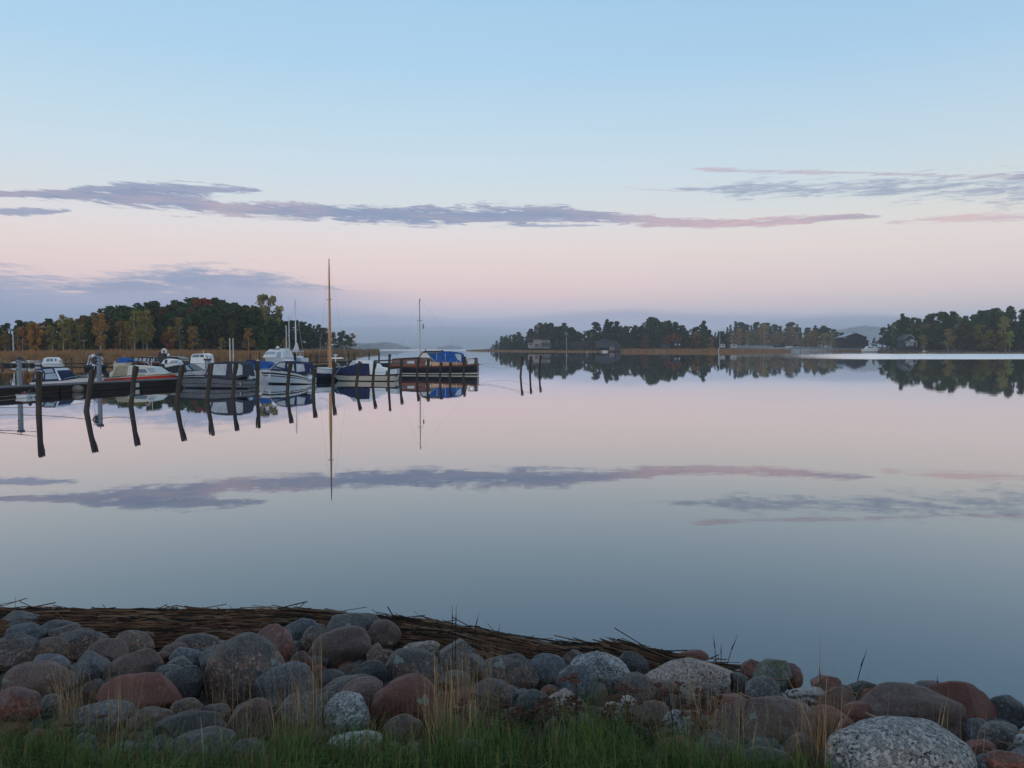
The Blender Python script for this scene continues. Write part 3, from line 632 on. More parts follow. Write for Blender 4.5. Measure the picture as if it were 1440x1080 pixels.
ROCKS = [
 (24,880,64,34,0,'grey','pale grey boulder against the reed mat at the left frame edge'),
 (30,895,56,32,0,'blue','smooth blue grey boulder below the pale one at upper left corner'),
 (80,888,52,30,0,'dark','dark boulder half under the reed mat near the left corner'),
 (95,893,56,24,0,'pink','flat brown pink boulder with pale top under the reed mat at left'),
 (14,924,66,58,0,'pink','large round pink grey boulder cut by the left frame edge'),
 (108,909,68,38,0,'pink','speckled pink boulder behind the brown split boulder at left'),
 (66,921,56,42,0,'orange','orange brown boulder right of the round one at the left edge'),
 (146,923,60,44,10,'brown','smooth grey brown boulder beside the black and orange speckled one'),
 (184,911,54,42,-20,'orange','black and orange speckled boulder leaning in the upper left row'),
 (183,945,88,50,12,'brown','long grey brown boulder sloping up to the right at left'),
 (68,942,56,34,-10,'blue','blue grey boulder with a rusty right side at left'),
 (124,946,50,50,0,'blue','bluish boulder with dry stalks before it at left'),
 (44,966,100,60,-6,'brown','wide purple brown boulder with a lichen spot at left'),
 (18,996,62,56,0,'rosy','rosy boulder at the left edge just above the grass'),
 (197,984,120,58,-4,'red','wide low purple red boulder left of the small orange one'),
 (260,999,46,30,0,'orange','small orange speckled boulder left of the giant round granite'),
 (140,1012,88,46,0,'grey','low grey boulder behind dry stalks at lower left'),
 (212,1017,66,36,0,'brown','dark brown boulder half buried behind the slab at lower left'),
 (262,1028,100,44,4,'dark','flat dark angular slab at the grass edge, lower left'),
 (278,1053,98,40,8,'grey','rough grey boulder sunk in the grass below the dark slab'),
 (254,964,62,50,0,'dark','smooth dark blue boulder in shade left of the giant granite'),
 (260,927,52,24,-14,'blue','narrow blue grey boulder under the speckled oval one'),
 (272,911,70,36,0,'pink','speckled pink oval boulder under the reed mat above the giant granite'),
 (252,936,36,22,0,'grey','little grey rounded boulder squeezed above the smooth dark blue one'),
 (226,926,28,18,0,'rosy','little reddish stone under the reed mat at left'),
 (340,958,122,118,24,'pink','giant round pink and grey granite boulder with lichen'),
 (386,913,62,62,-20,'rosy','rosy red boulder behind the top of the giant granite'),
 (342,905,44,28,0,'pink','pale pink boulder peeking out above the giant granite'),
 (302,930,44,42,20,'grey','grey boulder leaning against the upper left of the giant granite'),
 (424,890,54,34,0,'blue','dark and white speckled boulder at the mat, right of the rosy one'),
 (444,901,44,40,30,'pink','tall pinkish boulder leaning left at the reed mat'),
 (476,920,94,60,22,'brown','big smooth oval grey boulder leaning to the upper right'),
 (492,893,88,50,0,'grey','broad grey boulder with lichen at the crest under the mat'),
 (537,895,50,46,-20,'brown','rounded brown boulder at the right end of the crest'),
 (530,924,30,34,0,'orange','small speckled stone under the brown crest boulder'),
 (398,970,84,58,18,'blue','grey speckled boulder right of the giant granite'),
 (422,937,34,36,0,'rosy','small reddish egg shaped boulder above the grey speckled one'),
 (349,1018,66,64,12,'brown','brown upright boulder below the giant granite behind stalks'),
 (416,1008,78,62,12,'grey','grey boulder behind the tall dry grass tuft'),
 (466,959,40,32,0,'dark','small dark round boulder below the smooth oval one'),
 (520,952,54,40,0,'dark','dark smooth boulder left of the pink patched round one'),
 (486,971,84,30,16,'pink','thin pink boulder wedged over the round brown one'),
 (505,984,70,56,8,'brown','round brown boulder behind the white speckled one'),
 (487,1008,70,58,0,'white','white boulder with black speckles beside the big red one'),
 (498,1046,80,26,0,'white','flat pale blue boulder sunk in grass below the white one'),
 (578,949,82,62,0,'pink','round boulder with a pink patch and grey lichen cap'),
 (571,1000,106,88,12,'red','big smooth dark red boulder in the middle'),
 (566,1030,58,40,10,'brown','purple grey boulder leaning on the foot of the big red one'),
 (592,913,54,20,0,'salt','small pinkish white stone under the edge of the reed mat'),
 (648,932,66,58,0,'grey','pointed grey boulder under the reed mat in the middle'),
 (664,940,40,38,0,'grey','small pale grey stone before the pointed grey boulder'),
 (638,960,46,34,0,'grey','mossy stone behind the tall dry tuft in the middle'),
 (718,955,86,62,-8,'pink','large speckled pink boulder with a white lichen spot right of the tall tuft'),
 (688,980,62,44,0,'pink','pale speckled boulder in front of the one with the white lichen spot'),
 (771,948,64,48,0,'blue','smooth grey boulder with a dark seam under the mat'),
 (612,928,30,24,0,'dark','dark stone beside the pinkish white one under the mat'),
 (737,980,30,20,0,'grey','small grey stone atop the dark pile right of the tuft'),
 (772,973,22,18,0,'rosy','tiny rosy pebble between the grey boulders'),
 (754,998,60,44,-6,'dark','dark boulder among the brown flower heads'),
 (660,1056,46,30,0,'grey','small mossy boulder lying in the grass in the middle'),
 (798,994,56,42,0,'salt','pink and white boulder behind brown flower heads'),
 (807,928,34,26,0,'pink','small rounded pink boulder under the reed mat right of centre'),
 (843,946,84,56,-14,'white','bright black and white speckled boulder at the crest'),
 (889,940,50,42,-14,'dark','dark lichen crusted boulder right of the black and white one'),
 (811,968,62,52,0,'blue','smooth dark blue grey boulder below the black and white one'),
 (896,972,52,46,16,'pink','grey and pink upright boulder left of the big pale slab boulder'),
 (876,1000,50,34,0,'salt','pale top of a boulder rising from green grass'),
 (973,962,128,58,8,'salt','big pale pink speckled boulder with dark feet of stalks'),
 (975,931,52,30,0,'red','dark red boulder behind the big pale speckled one'),
 (955,1022,46,38,0,'white','black and white boulder behind bare brown stems'),
 (915,1010,60,40,0,'brown','dull brown boulder under the big pale speckled one'),
 (800,1020,70,30,0,'brown','flat brown boulder showing through the green grass'),
 (1061,943,34,30,0,'rosy','small orange red boulder left of the mossy pointed one'),
 (1092,954,60,54,0,'moss','pointed mossy green boulder at the water edge'),
 (1114,953,32,38,0,'rosy','smooth brownish boulder behind the mossy pointed one'),
 (1074,979,52,44,0,'grey','dark grey rounded boulder under the mossy pointed one'),
 (1041,965,34,34,0,'dark','dark boulder touching the end of the big pale one'),
 (1162,966,48,30,0,'rosy','low rosy boulder alone at the water line'),
 (1143,989,74,36,0,'stripe','white and black striped flat boulder'),
 (1182,995,50,48,0,'brown','smooth brown boulder right of the striped flat one'),
 (1028,995,62,32,0,'red','dark red low boulder under the big pale one'),
 (1086,1030,150,80,-4,'brown','huge dark brown boulder with a round white lichen spot'),
 (1172,1028,72,52,-20,'red','brown boulder behind dry stalks left of the huge blue white one'),
 (1226,982,72,42,0,'redmoss','brick red boulder with a dark green top'),
 (1213,1013,54,42,10,'red','rounded dark red boulder left of the wide smooth one'),
 (1080,1072,68,36,0,'grey','grey boulder at the bottom in the grass'),
 (1128,1062,44,50,0,'brown','small upright brown boulder at the bottom'),
 (1006,1060,50,58,-30,'grey','grey leaning boulder at the bottom behind bare stems'),
 (1190,974,28,20,0,'dark','small dark stone at the water beside the brick red one'),
 (1296,1016,148,78,-6,'brown','wide smooth purple brown boulder behind the huge blue white one'),
 (1360,1002,100,68,-26,'red','big red brown boulder sloping down to the right'),
 (1314,975,56,26,0,'pink','flat pink grey boulder behind the wide smooth one at the water'),
 (1358,973,44,14,-28,'rosy','thin tilted reddish slab on top of the pile at right'),
 (1420,1005,56,44,0,'dark','rough dark grey boulder at the right frame edge'),
 (1410,1038,54,42,0,'grey','round grey boulder below the rough dark one at right'),
 (1284,1086,226,122,-4,'white','huge blue white granite boulder in the lower right corner'),
 (1420,1074,60,30,0,'rosy','low rosy boulder in the lower right corner'),
 (1440,1047,22,24,0,'white','small pale stone cut by the right frame edge'),
]
ROUND = [boulder_mesh(70+k, 'boulder', True) for k in range(3)]
def put_rock(px, py, w, h, rot, kind, lab, i, grp=None, sink=0, name='boulder'):
    p = bank(px, py); s = p.y/F
    rx, rz = w*s/2*.99, h*s/2*1.02; ry = (rx+rz)*.5*.9
    o = bpy.data.objects.new(name, BV[i % len(BV)].copy() if False else BV[i % len(BV)]); COL.objects.link(o)
    if any(w_ in lab for w_ in ('giant round', 'huge blue', 'big smooth', 'wide smooth', 'round boulder with')): o.data = ROUND[i % 3]
    me = o.data
    o.data = me
    if not me.materials: me.materials.append(G[kind])
    o.material_slots[0].link = 'OBJECT'; o.material_slots[0].material = G[kind]
    flip = -1 if i % 3 == 1 else 1
    o.location = p + Vector((0, .3*ry, -sink)); o.scale = (rx*flip if False else rx, ry, rz)
    o.rotation_euler = (0, -math.radians(rot), 0)
    # turn the rock's own shape inside its outline so that shared shapes do not repeat
    tag(o, lab, 'boulder', grp); return o
# the shapes differ by rotation baked into extra copies
base = list(BV)
for k, me in enumerate(base):
    for ang in (1.3, 2.7, 4.1):
        c = me.copy(); c.name = 'boulder'; c.transform(Matrix.Rotation(ang+k, 4, 'Z') @ Matrix.Rotation(.35*math.sin(ang*3+k), 4, 'X')); BV.append(c)
for i, r in enumerate(ROCKS): put_rock(*r, i*5+i//7)
def lichen_spot(o, px, py, rad, col):
    inv_p = cam.rotation_euler.to_matrix().inverted(); M = o.matrix_basis; me = o.data; keep = {}
    def scr(v):
        q = inv_p @ (M @ v - cam.location); return 720 + q.x/-q.z*F, 540 - q.y/-q.z*F, -q.z
    S = [scr(v.co) for v in me.vertices]; zc = scr(Vector((0,0,0)))[2]; vs, fs, mp = [], [], {}
    for p in me.polygons:
        if all(math.hypot(S[i][0]-px, (S[i][1]-py)*1.25) < rad*(1+.25*math.sin(3*math.atan2(S[i][1]-py, S[i][0]-px)+px)) and S[i][2] < zc for i in p.vertices):
            for i in p.vertices:
                if i not in mp: mp[i] = len(vs); vs.append(tuple(me.vertices[i].co*1.008))
            fs.append(tuple(mp[i] for i in p.vertices))
    if fs:
        mb = MB(); mb.add(vs, fs); mb.build('lichen', col, o)
m_lich = mat('pale_lichen', (.19,.21,.17), .95, .35, 30)
for (lab, px, py, rd) in [('huge dark brown boulder',1061,1008,9),('large speckled pink boulder with a white',703,934,9),('giant round pink',386,930,8),('giant round pink',360,932,5),('wide purple brown boulder with a lichen',8,957,5),('broad grey boulder with lichen',490,879,6),('big smooth dark red',596,985,10),('rounded brown boulder at the right end',548,904,4),('round boulder with a pink patch',560,928,8)]:
    for o in [o for o in COL.objects if o.get('label', '').startswith(lab)]: lichen_spot(o, px, py, rd, m_lich)
random.seed(11)
n = 0
for k in range(330):
    px = random.uniform(-30, 1470); t = random.random()
    top = interp([(0,880),(560,900),(800,935),(1000,965),(1200,985),(1440,1005)], px); py = top + (1060-top)*t
    w = random.uniform(18, 46)*(1+.5*t); h = w*random.uniform(.55, .85)
    put_rock(px, py, w, h, random.uniform(-25, 25), random.choice(['dark','brown','grey','red','blue','pink']), 'small stone wedged in the dark gaps between the boulders of the bank', k*3+1, 'small stones wedged between the boulders', sink=random.uniform(.05, .14), name='stone')

# ------------------------------------------------------------------ drifted reed mat
CREST = [(-150,7.62,.26),(0,7.62,.26),(200,7.6,.26),(420,7.6,.26),(480,7.5,.25),(560,7.4,.24),(640,7.3,.21),(720,7.1,.17),(790,6.95,.15),(860,6.95,.15),(940,6.85,.12),(985,6.8,.05)]
def crest(px): return interp([(a, b) for a, b, c in CREST], px), interp([(a, c) for a, b, c in CREST], px)
m_stalk = [mat('wet_stalk', (.105,.052,.032), .8, .4, 3), mat('brown_stalk', (.24,.12,.065), .8, .35, 3), mat('pale_stalk', (.30,.20,.13), .8, .3, 3), mat('dark_stalk', (.025,.018,.015), .8, .3, 3)]
rs = random.Random(4)
def stalks(n, name, xa, xb, lo, hi):
    V, Fc, MI = [], [], []
    for _ in range(n):
        px = rs.uniform(xa, xb); d, h = crest(px); taper = interp([(-200,1),(500,1),(700,.8),(900,.55),(985,.35)], px)
        u = rs.uniform(-1.25, .28)*taper                   # from the bank side to the water side of the crest
        prof = max(0, 1-(u/ .34/taper)**2) if u > 0 else 1 + u*.16/taper
        z = .02 + h*prof*rs.uniform(.55, 1.0)
        if rs.random() < .02: z += .03
        x = (px-720)/F*(d+u); y = d+u
        p2 = crest(px+30); dirv = Vector(((px+30-720)/F*p2[0] - (px-720)/F*d, p2[0]-d, p2[1]-h)).normalized()
        a = rs.gauss(0, .13) + (rs.uniform(-.9, .9) if rs.random() < .06 else 0)
        dv = Matrix.Rotation(a, 3, 'Z') @ dirv; dv.z += rs.gauss(0, .02) + (rs.uniform(-.06, .22) if rs.random() < .022 and px < 640 else 0)
        L = rs.uniform(lo, hi); r = rs.uniform(.0028, .0068); bow = rs.gauss(0, .02)
        c = Vector((x, y, z)); o = len(V)
        for k in (-1, 0, 1):
            q = c + dv*(L/2*k) + Vector((0, 0, bow*(1-k*k)))
            for e in (Vector((0, -r*.6, r)), Vector((0, -r*.6, -r)), Vector((0, r, 0))): V.append(tuple(q+e))
        for k in (0, 1):
            for j in range(3): Fc.append((o+k*3+j, o+k*3+(j+1) % 3, o+k*3+3+(j+1) % 3, o+k*3+3+j))
        MI += [rs.choices((0,1,2,3), (.3,.3,.14,.26))[0]]*6
    me = bpy.data.meshes.new(name); me.from_pydata(V, [], Fc)
    for m in m_stalk: me.materials.append(m)
    me.polygons.foreach_set('material_index', MI); me.update()
    o = bpy.data.objects.new(name, me); COL.objects.link(o); return tag(o, kind='stuff')
stalks(9500, 'reed_mat', -130, 985, .35, 1.1)
# a few loose stalks that stick out of the mat and lie on the stones
def loose(pts, r, name='reed_stalk', lab=None, m=1):
    mb = MB(); mb.tube(pts, r, 5); o = mb.build(name, m_stalk[m]); return tag(o, lab, 'reed stalk')
def on_mat(px, py, dd=0.):
    d, h = crest(px); return U(px, py, d+dd)
for (a, b, c, d2, r, lab) in [
  (28,846,56,859,.004,'thin dark reed stalk poking up from the mat at far left'), (215,857,244,858,.006,'thick dark stalk end lying on top of the mat at left'),
  (130,853,137,862,.004,'short stalk tip standing on the mat at left centre'), (388,857,432,846,.006,'long dark stalk sticking up to the right from the mat'),
  (418,858,428,848,.004,'thin stalk crossing the long one on the mat'), (392,858,485,863,.006,'dark bent stalk lying along the mat crest'),
  (545,853,556,872,.006,'steep dark stalk leaning at the gap in the mat'), (538,868,552,874,.004,'short stalk below the steep leaning one'),
  (564,866,590,876,.008,'broad split stalk lying beside the gap in the mat'), (737,900,752,908,.004,'small stalk tip at the sloping part of the mat'),
  (824,905,842,918,.005,'dark stalk end above the black and white boulder'), (845,922,948,918,.004,'long thin stalk lying level near the mat end'),
  (905,935,912,917,.004,'short upright stalk near the mat end'), (925,920,952,932,.004,'thin sloping stalk at the very end of the mat')]:
    loose([on_mat(a, b), on_mat((a+c)/2, (b+d2)/2-.5), on_mat(c, d2)], r, lab=lab, m=3)
for (a, b, c, d2, dd, lab) in [(1052,955,1108,956,-.45,'brown stalk lying across the mossy pointed boulder'), (1218,1003,1262,1021,-.5,'pale broken stalk lying on the wide smooth boulder'),
  (1168,1048,1184,1012,-.5,'pale stalk leaning upright before the brown boulder at right'), (1040,975,1080,990,-.4,'thin brown stalk lying over the dark grey boulder'),
  (1170,970,1205,975,-.25,'short stalk lying beside the brick red boulder'), (540,916,600,921,-.3,'old brown stalk lying under the mat edge')]:
    p, q = bank(a, b), bank(c, d2); p.y += dd; q.y += dd; p = U(a, b, p.y); q = U(c, d2, q.y); loose([p, (p+q)/2, q], .007, lab=lab, m=1 if 'pale' not in lab else 2)
# stalks caught between the stones at the right
V = MB()
for k in range(70):
    a = Vector(bank(rs.uniform(1355, 1445), rs.uniform(1020, 1052))); a.z += .03; a.y -= .12; dv = Vector((rs.uniform(.5, 1), rs.uniform(-.25, 0), rs.uniform(-.3, -.12)))
    V.tube([a, a+dv*rs.uniform(.1, .35)], rs.uniform(.002, .004), 3); V.m[-5:] = [rs.randrange(3)]*5
tag(V.build('reed_litter', m_stalk), kind='stuff')

# ------------------------------------------------------------------ grass, dry stalks
m_grass = [mat('grass_green', (.10,.19,.035), .7, .3, 4), mat('grass_deep', (.04,.085,.02), .7, .3, 4), mat('grass_olive', (.15,.15,.05), .7, .3, 4)]
m_dry = [mat('dry_straw', (.33,.24,.13), .8, .25, 4), mat('dry_rust', (.27,.16,.08), .8, .25, 4), mat('dry_pale', (.42,.33,.2), .8, .25, 4)]
GR = np.random.default_rng(3)
def blades(name, px, py, h, hs, w, mats, probs, lean=.3, bend=.35, lift=0.):
    n = len(px); V = np.zeros((n, 7, 3)); hs_ = GR.uniform(1-hs, 1+hs, n)*h
    a = GR.uniform(0, 2*math.pi, n); 
    for i in range(n):
        p = bank(px[i], py[i]) if py[i] < 1078 else None
        if p is None:
            d = W(px[i], py[i], Z0).y; p = Vector(((px[i]-720)/F*d, d, 0)); p.z = ground_z(p.x, p.y)
        else: p.z = max(p.z-.12, ground_z(p.x, p.y))
        c = np.array(p); c[2] += lift; H = hs_[i]; ang = a[i]
        ld = np.array([math.cos(ang), math.sin(ang), 0.])*abs(GR.normal(0, lean)); sd = np.array([math.cos(ang+1.57)*.4+.6, math.sin(ang+1.57)*.4, 0.]); ww = w*GR.uniform(.6, 1.3)
        for k, (t, q) in enumerate(((0, 1), (.38, .85), (.72, .55))):
            ctr = c + np.array([0, 0, H*t]) + ld*H*(t + bend*t*t)*.7 - np.array([0, 0, H*t*t*min(.5, np.linalg.norm(ld))*.5])
            V[i, k*2] = ctr - sd*ww*q; V[i, k*2+1] = ctr + sd*ww*q
        t = 1.; V[i, 6] = c + np.array([0, 0, H]) + ld*H*(1+bend)*.7 - np.array([0, 0, H*min(.5, np.linalg.norm(ld))*.5])
    o = np.arange(n)*7
    Fc = []
    for b in o.tolist(): Fc += [(b, b+1, b+3, b+2), (b+2, b+3, b+5, b+4), (b+4, b+5, b+6)]
    me = bpy.data.meshes.new(name); me.from_pydata(V.reshape(-1, 3).tolist(), [], Fc)
    for m in mats: me.materials.append(m)
    me.polygons.foreach_set('material_index', np.repeat(GR.choice(len(mats), n, p=probs), 3).astype(np.int32)); me.update()
    ob = bpy.data.objects.new(name, me); COL.objects.link(ob); return tag(ob, kind='stuff')
GTOP = [(-40,1022),(60,1032),(130,1048),(230,1052),(330,1058),(400,1042),(440,1030),(520,1052),(580,1046),(630,1020),(700,1012),(780,1030),(830,1008),(880,1002),(930,1028),(1000,1052),(1080,1066),(1160,1072),(1200,1090),(1480,1100)]
gx = GR.uniform(-60, 1230, 30000); gt = np.array([interp(GTOP, x) for x in gx]); gt = gt + np.array([26*mnoise.noise(Vector((x*.025, 0, 0))) + 14*mnoise.noise(Vector((x*.09, 5, 0))) for x in gx]); gy = gt + 16 + (1175-gt)*GR.uniform(0, 1, len(gx))**1.1
keep = np.array([mnoise.noise(Vector((a*.02, b*.035, 9))) + .35*mnoise.noise(Vector((a*.1, b*.15, 2))) > -.22+.25*(b < 1060) - .3*(b > 1100) for a, b in zip(gx, gy)]); gx, gy = gx[keep], gy[keep]
dx_ = GR.uniform(-60, 1230, 5000); dy_ = np.array([interp(GTOP, x) for x in dx_]) + GR.uniform(0, 60, 5000)
dk = np.array([mnoise.noise(Vector((a*.03, b*.05, 21))) > .05 for a, b in zip(dx_, dy_)])
blades('dead_grass', dx_[dk], dy_[dk], .13, .8, .0022, [m_dry[1], m_stalk[1], m_dry[0]], [.45,.35,.2], 1.8, .9)
blades('grass', gx, gy, .12, .9, .0034, m_grass, [.38,.24,.38], 1.1, .9)
for (cx, cy, sx, n, h) in [(815,1045,46,700,.30),(870,1040,40,600,.28),(760,1060,40,350,.22),(30,1060,60,500,.2),(90,1070,30,200,.22),(430,1062,60,450,.22),(640,1062,50,450,.26),(700,1055,40,300,.24),(540,1070,50,250,.2),(950,1070,40,260,.2),(1060,1085,50,200,.18)]:
    blades('grass', np.clip(GR.normal(cx, sx*.5, n), -60, 1240), np.minimum(1110, GR.normal(cy, 14, n)), h*.8, .5, .0024, m_grass, [.5,.2,.3], .7, .9)
tufts = [(93,1000,16,110,.30),(120,985,22,60,.26),(160,1035,30,60,.28),(175,1010,22,50,.24),(330,1040,22,40,.36),(405,1020,36,90,.30),(440,1005,20,110,.40),(415,1035,40,90,.27),(640,1030,26,230,.36),(668,1010,26,150,.36),(625,1050,20,70,.3),(715,975,24,40,.3),(760,1000,20,20,.25),(850,990,20,50,.22),(905,1005,30,70,.26),(965,1020,34,110,.3),(990,1050,24,90,.34),(1020,1055,16,50,.3),(1090,1050,40,110,.24),(1150,1055,26,110,.3),(1165,1070,10,50,.4),(1312,1060,14,55,.24),(1340,1070,20,30,.2),(1200,1075,40,40,.24),(880,965,12,24,.2),(560,1050,30,40,.2),(230,1050,80,60,.2)]
for (cx, cy, sx, n, h) in tufts:
    n = int(n*1.0); px = GR.normal(cx, sx*.8, n); py = np.minimum(1100, GR.normal(cy, 12, n))
    blades('dry_grass', px, py, h*1.1, .6, .0016, m_dry, [.45,.35,.2], .26, .45)
# single rushes standing against the water
for (px, pt, pb, lean, lab) in [(636,852,935,0,'thin rush standing in the reed mat left of the pair'), (641,852,935,.6,'thin rush leaning beside its twin in the reed mat'), (669,862,920,4,'thin rush leaning right over the reed mat'), (700,877,930,3,'short thin rush right of the mat hump'),
    (1005,893,940,-2,'thin dark rush above the big pale speckled boulder'), (1014,905,945,0,'short seed headed rush above the big pale boulder'), (1030,893,945,7,'tall dark rush leaning right beside the big pale boulder'), (1212,913,975,7,'lone dark rush leaning over the water on the right'), (1318,950,985,0,'short upright rush behind the wide smooth boulder'), (1153,938,968,-1,'tiny rush tip in the water left of centre right')]:
    d = bank(px, pb).y + .05; mb = MB()
    mb.tube([U(px-lean*1.5, pb, d), U(px-lean*.4, (pb+pt)/2, d), U(px+lean, pt, d)], [.0035,.003,.0012], 4)
    mb.tube([U(px-lean*.2, pb+(pt-pb)*.62, d-.001), U(px+lean*.6, pb+(pt-pb)*.85, d-.001)], [.005,.003], 4)
    tag(mb.build('rush', m_stalk[3]), lab, 'rush')
# withered flower plants with brown heads
m_head = mat('withered_head', (.075,.032,.022), .9, .35, 20); m_stem = mat('withered_stem', (.03,.02,.016), .9, .3, 5)
fr = random.Random(8)
PL = [(662,978,1075,'brown headed plant in front of the tall dry tuft'),(712,985,1080,'withered plant with a wide flat brown head at centre'),(735,996,1085,'withered plant right of the widest brown head'),(752,986,1078,'withered plant with a dense brown head before the dark boulder'),
 (710,1012,1090,'low withered plant with a flat head at centre bottom'),(790,978,1080,'tall thin withered plant before the pink and white boulder'),(800,992,1085,'withered plant with drooping head right of the thin tall one'),(815,952,1060,'tallest withered plant before the black and white boulder'),
 (862,996,1085,'withered plant standing in the bright green grass'),(878,970,1070,'withered plant left of the big pale speckled boulder'),(905,1012,1090,'withered plant with many small heads at lower right of the grass'),(940,967,1075,'withered plant crossing the big pale speckled boulder'),
 (985,1000,1090,'dark branching withered plant before the stalks'),(1003,978,1085,'withered plant leaning over the dark red low boulder'),(1040,985,1095,'bare branching stem before the huge dark brown boulder'),(668,1028,1085,'low rusty withered plant in the middle of the grass'),(112,1015,1085,'dark rusty clump of withered heads at lower left'),(90,1030,1090,'small rusty withered plant beside the dark clump'),(128,1040,1090,'withered low plant right of the dark rusty clump')]
for (px, pt, pb, lab) in PL:
    d = 3.5 + fr.uniform(-.15, .25); root = empty('withered_plant', U(px, pb, d)); o0 = root.location.copy()
    st = MB(); hd = MB(); top = U(px+fr.uniform(-4, 4), pt, d) - o0; mid = top*.5 + Vector((fr.uniform(-.03,.03), 0, 0))
    st.tube([Vector((0,0,-.3)), mid, top], [.003,.0025,.0016], 5)
    nb = fr.randint(4, 7)
    for k in range(nb):
        t = fr.uniform(.55, .92); b0 = mid+(top-mid)*max(0, (t-.5)*2); tip = top + Vector((fr.uniform(-.085,.085), fr.uniform(-.05,.05), fr.uniform(-.06,.012)))
        st.tube([b0, b0*.5+tip*.5+Vector((0,0,-.006)), tip], [.0016,.0013,.001], 4)
        if 'bare' in lab: continue
        hd = MB(); hd.ball(tip, (.015,.014,.007), 7, 4)
        for q in range(fr.randint(9, 16)):
            c = tip + Vector((fr.uniform(-.02,.02), fr.uniform(-.018,.018), fr.uniform(-.004,.008))); hd.ball(c, (.0085,.008,.006), 5, 3)
        hd.build('flower_head', m_head, root)
    for k in range(4):
        t = fr.uniform(.1, .6); b0 = top*t; tip = b0 + Vector((fr.uniform(-.07,.07), fr.uniform(-.04,.04), fr.uniform(-.01,.05)))
        st.tube([b0, tip], [.0014,.0008], 4)
    st.build('stem', m_stem, root); tag(root, lab, 'withered plant')
# ------------------------------------------------------------------ marina
m_pile = mat('wet_pile_wood', (.058,.044,.034), .85, .4, 3, .5, 30, stretch=(1,1,.15)); m_pilet = mat('pile_top_wood', (.065,.052,.042), .9, .4, 4, .4, 30, stretch=(1,1,.15))
m_deckw = mat('weathered_planks', (.12,.12,.125), .85, .3, 2, stretch=(.3,6,1)); m_dside = mat('dark_dock_side', (.035,.026,.02), .85, .45, 1.2, stretch=(.3,1,5))
m_white = mat('white_gelcoat', (.72,.74,.76), .25, .03, 2, coat=.3); m_cream = mat('cream_gelcoat', (.58,.56,.48), .35, .06, 2, coat=.2)
m_off = mat('pale_blue_gelcoat', (.50,.56,.61), .3, .06, 2); m_black = mat('black_paint', (.012,.013,.018), .3, .2, 2); m_navyh = mat('navy_paint', (.018,.024,.045), .3, .2, 2)
m_red = mat('red_paint', (.66,.05,.028), .35, .08, 2, coat=.3); m_grayh = mat('grey_aluminium_hull', (.17,.19,.215), .35, .12, 2, metal=.35); m_darkgr = mat('dark_grey_plastic', (.05,.055,.065), .4, .2, 4)
m_glass = mat('tinted_glass', (.10,.14,.17), .06, .1, 1, spec=.9); m_clear = mat('clear_vinyl_window', (.42,.45,.49), .18, .12, 1.2, spec=.6); m_bluglass = mat('pale_blue_glass', (.30,.38,.46), .3, .1, 1, spec=.5)
m_navy = mat('navy_canvas', (.018,.03,.085), .9, .15, 3); m_royal = mat('royal_blue_canvas', (.014,.095,.33), .85, .2, 2.5); m_beigec = mat('beige_canvas', (.34,.29,.21), .9, .12, 3); m_greyc = mat('dark_grey_canvas', (.045,.05,.065), .9, .15, 3)
m_varn = mat('varnished_wood', (.17,.05,.022), .3, .35, 1.5, stretch=(.4,1,6), coat=.4); m_mast = mat('varnished_spar', (.52,.25,.085), .4, .12, 2); m_alu = mat('aluminium', (.55,.57,.6), .35, .06, 3, metal=.8)
m_steel = mat('stainless', (.6,.62,.65), .25, .04, 3, metal=.9); m_post = mat('grey_blue_post', (.23,.27,.31), .45, .08, 3); m_rope = mat('rope', (.20,.18,.15), .9, .2, 20); m_sail = mat('sail_cloth', (.62,.62,.62), .9, .08, 3)
m_maroon = mat('maroon_paint', (.12,.02,.025), .4, .15, 2); m_rubber = mat('rubber', (.02,.02,.02), .8, .2, 5)
DOCKANG = -math.radians(19)

PILES = [ # x at water, y at water, x top, y top
 (54.5,582.5,54,522,'first pile from the left, tallest and nearest'),(121.5,578,130,519,'second pile, leaning right, in front of the service post'),(184,571,190,514.5,'third pile, in front of the red hulled boat'),
 (248,567,256,513.5,'fourth pile, at the bow of the red hulled boat'),(291,561.5,298,510.5,'fifth pile, at the left end of the grey boat'),(327.5,558,331,509.5,'sixth pile, in the middle of the grey boat'),
 (361.5,555,363,507.5,'seventh pile, at the right end of the grey boat'),(404,552,408,508,'eighth pile, in the middle of the white boat'),(440.5,553,442,518,'ninth pile, short, at the right end of the white boat'),
 (468,546,469.5,508,'tenth pile, just right of the tall wooden mast'),(501,543,505.5,508,'eleventh pile, before the navy covered boat'),(524,541,527,507,'twelfth pile, at the right end of the navy cover'),
 (546,538,548,501,'thirteenth pile, with a round knob on top'),(563,537.5,564.5,506,'fourteenth pile, at the bow of the wooden boat'),(586,534.5,588,504.5,'fifteenth pile, before the wooden side left of the windscreen'),
 (600,534.8,601.7,504.5,'sixteenth pile, before the windscreen of the wooden boat'),(618.5,535.5,620,509,'seventeenth pile, under the blue canvas'),(632.5,534,633.3,509,'eighteenth pile, short, under the blue canvas'),(652,529.6,652.8,501,'nineteenth pile, black, at the right end of the blue canvas'),
 (732,529.2,734.2,501.5,'left one of three lone piles in open water'),(745.3,527.3,746.4,500.5,'middle one of three lone piles in open water'),(758.5,525.7,760,499.3,'right one of three lone piles in open water')]
PILETOP = []
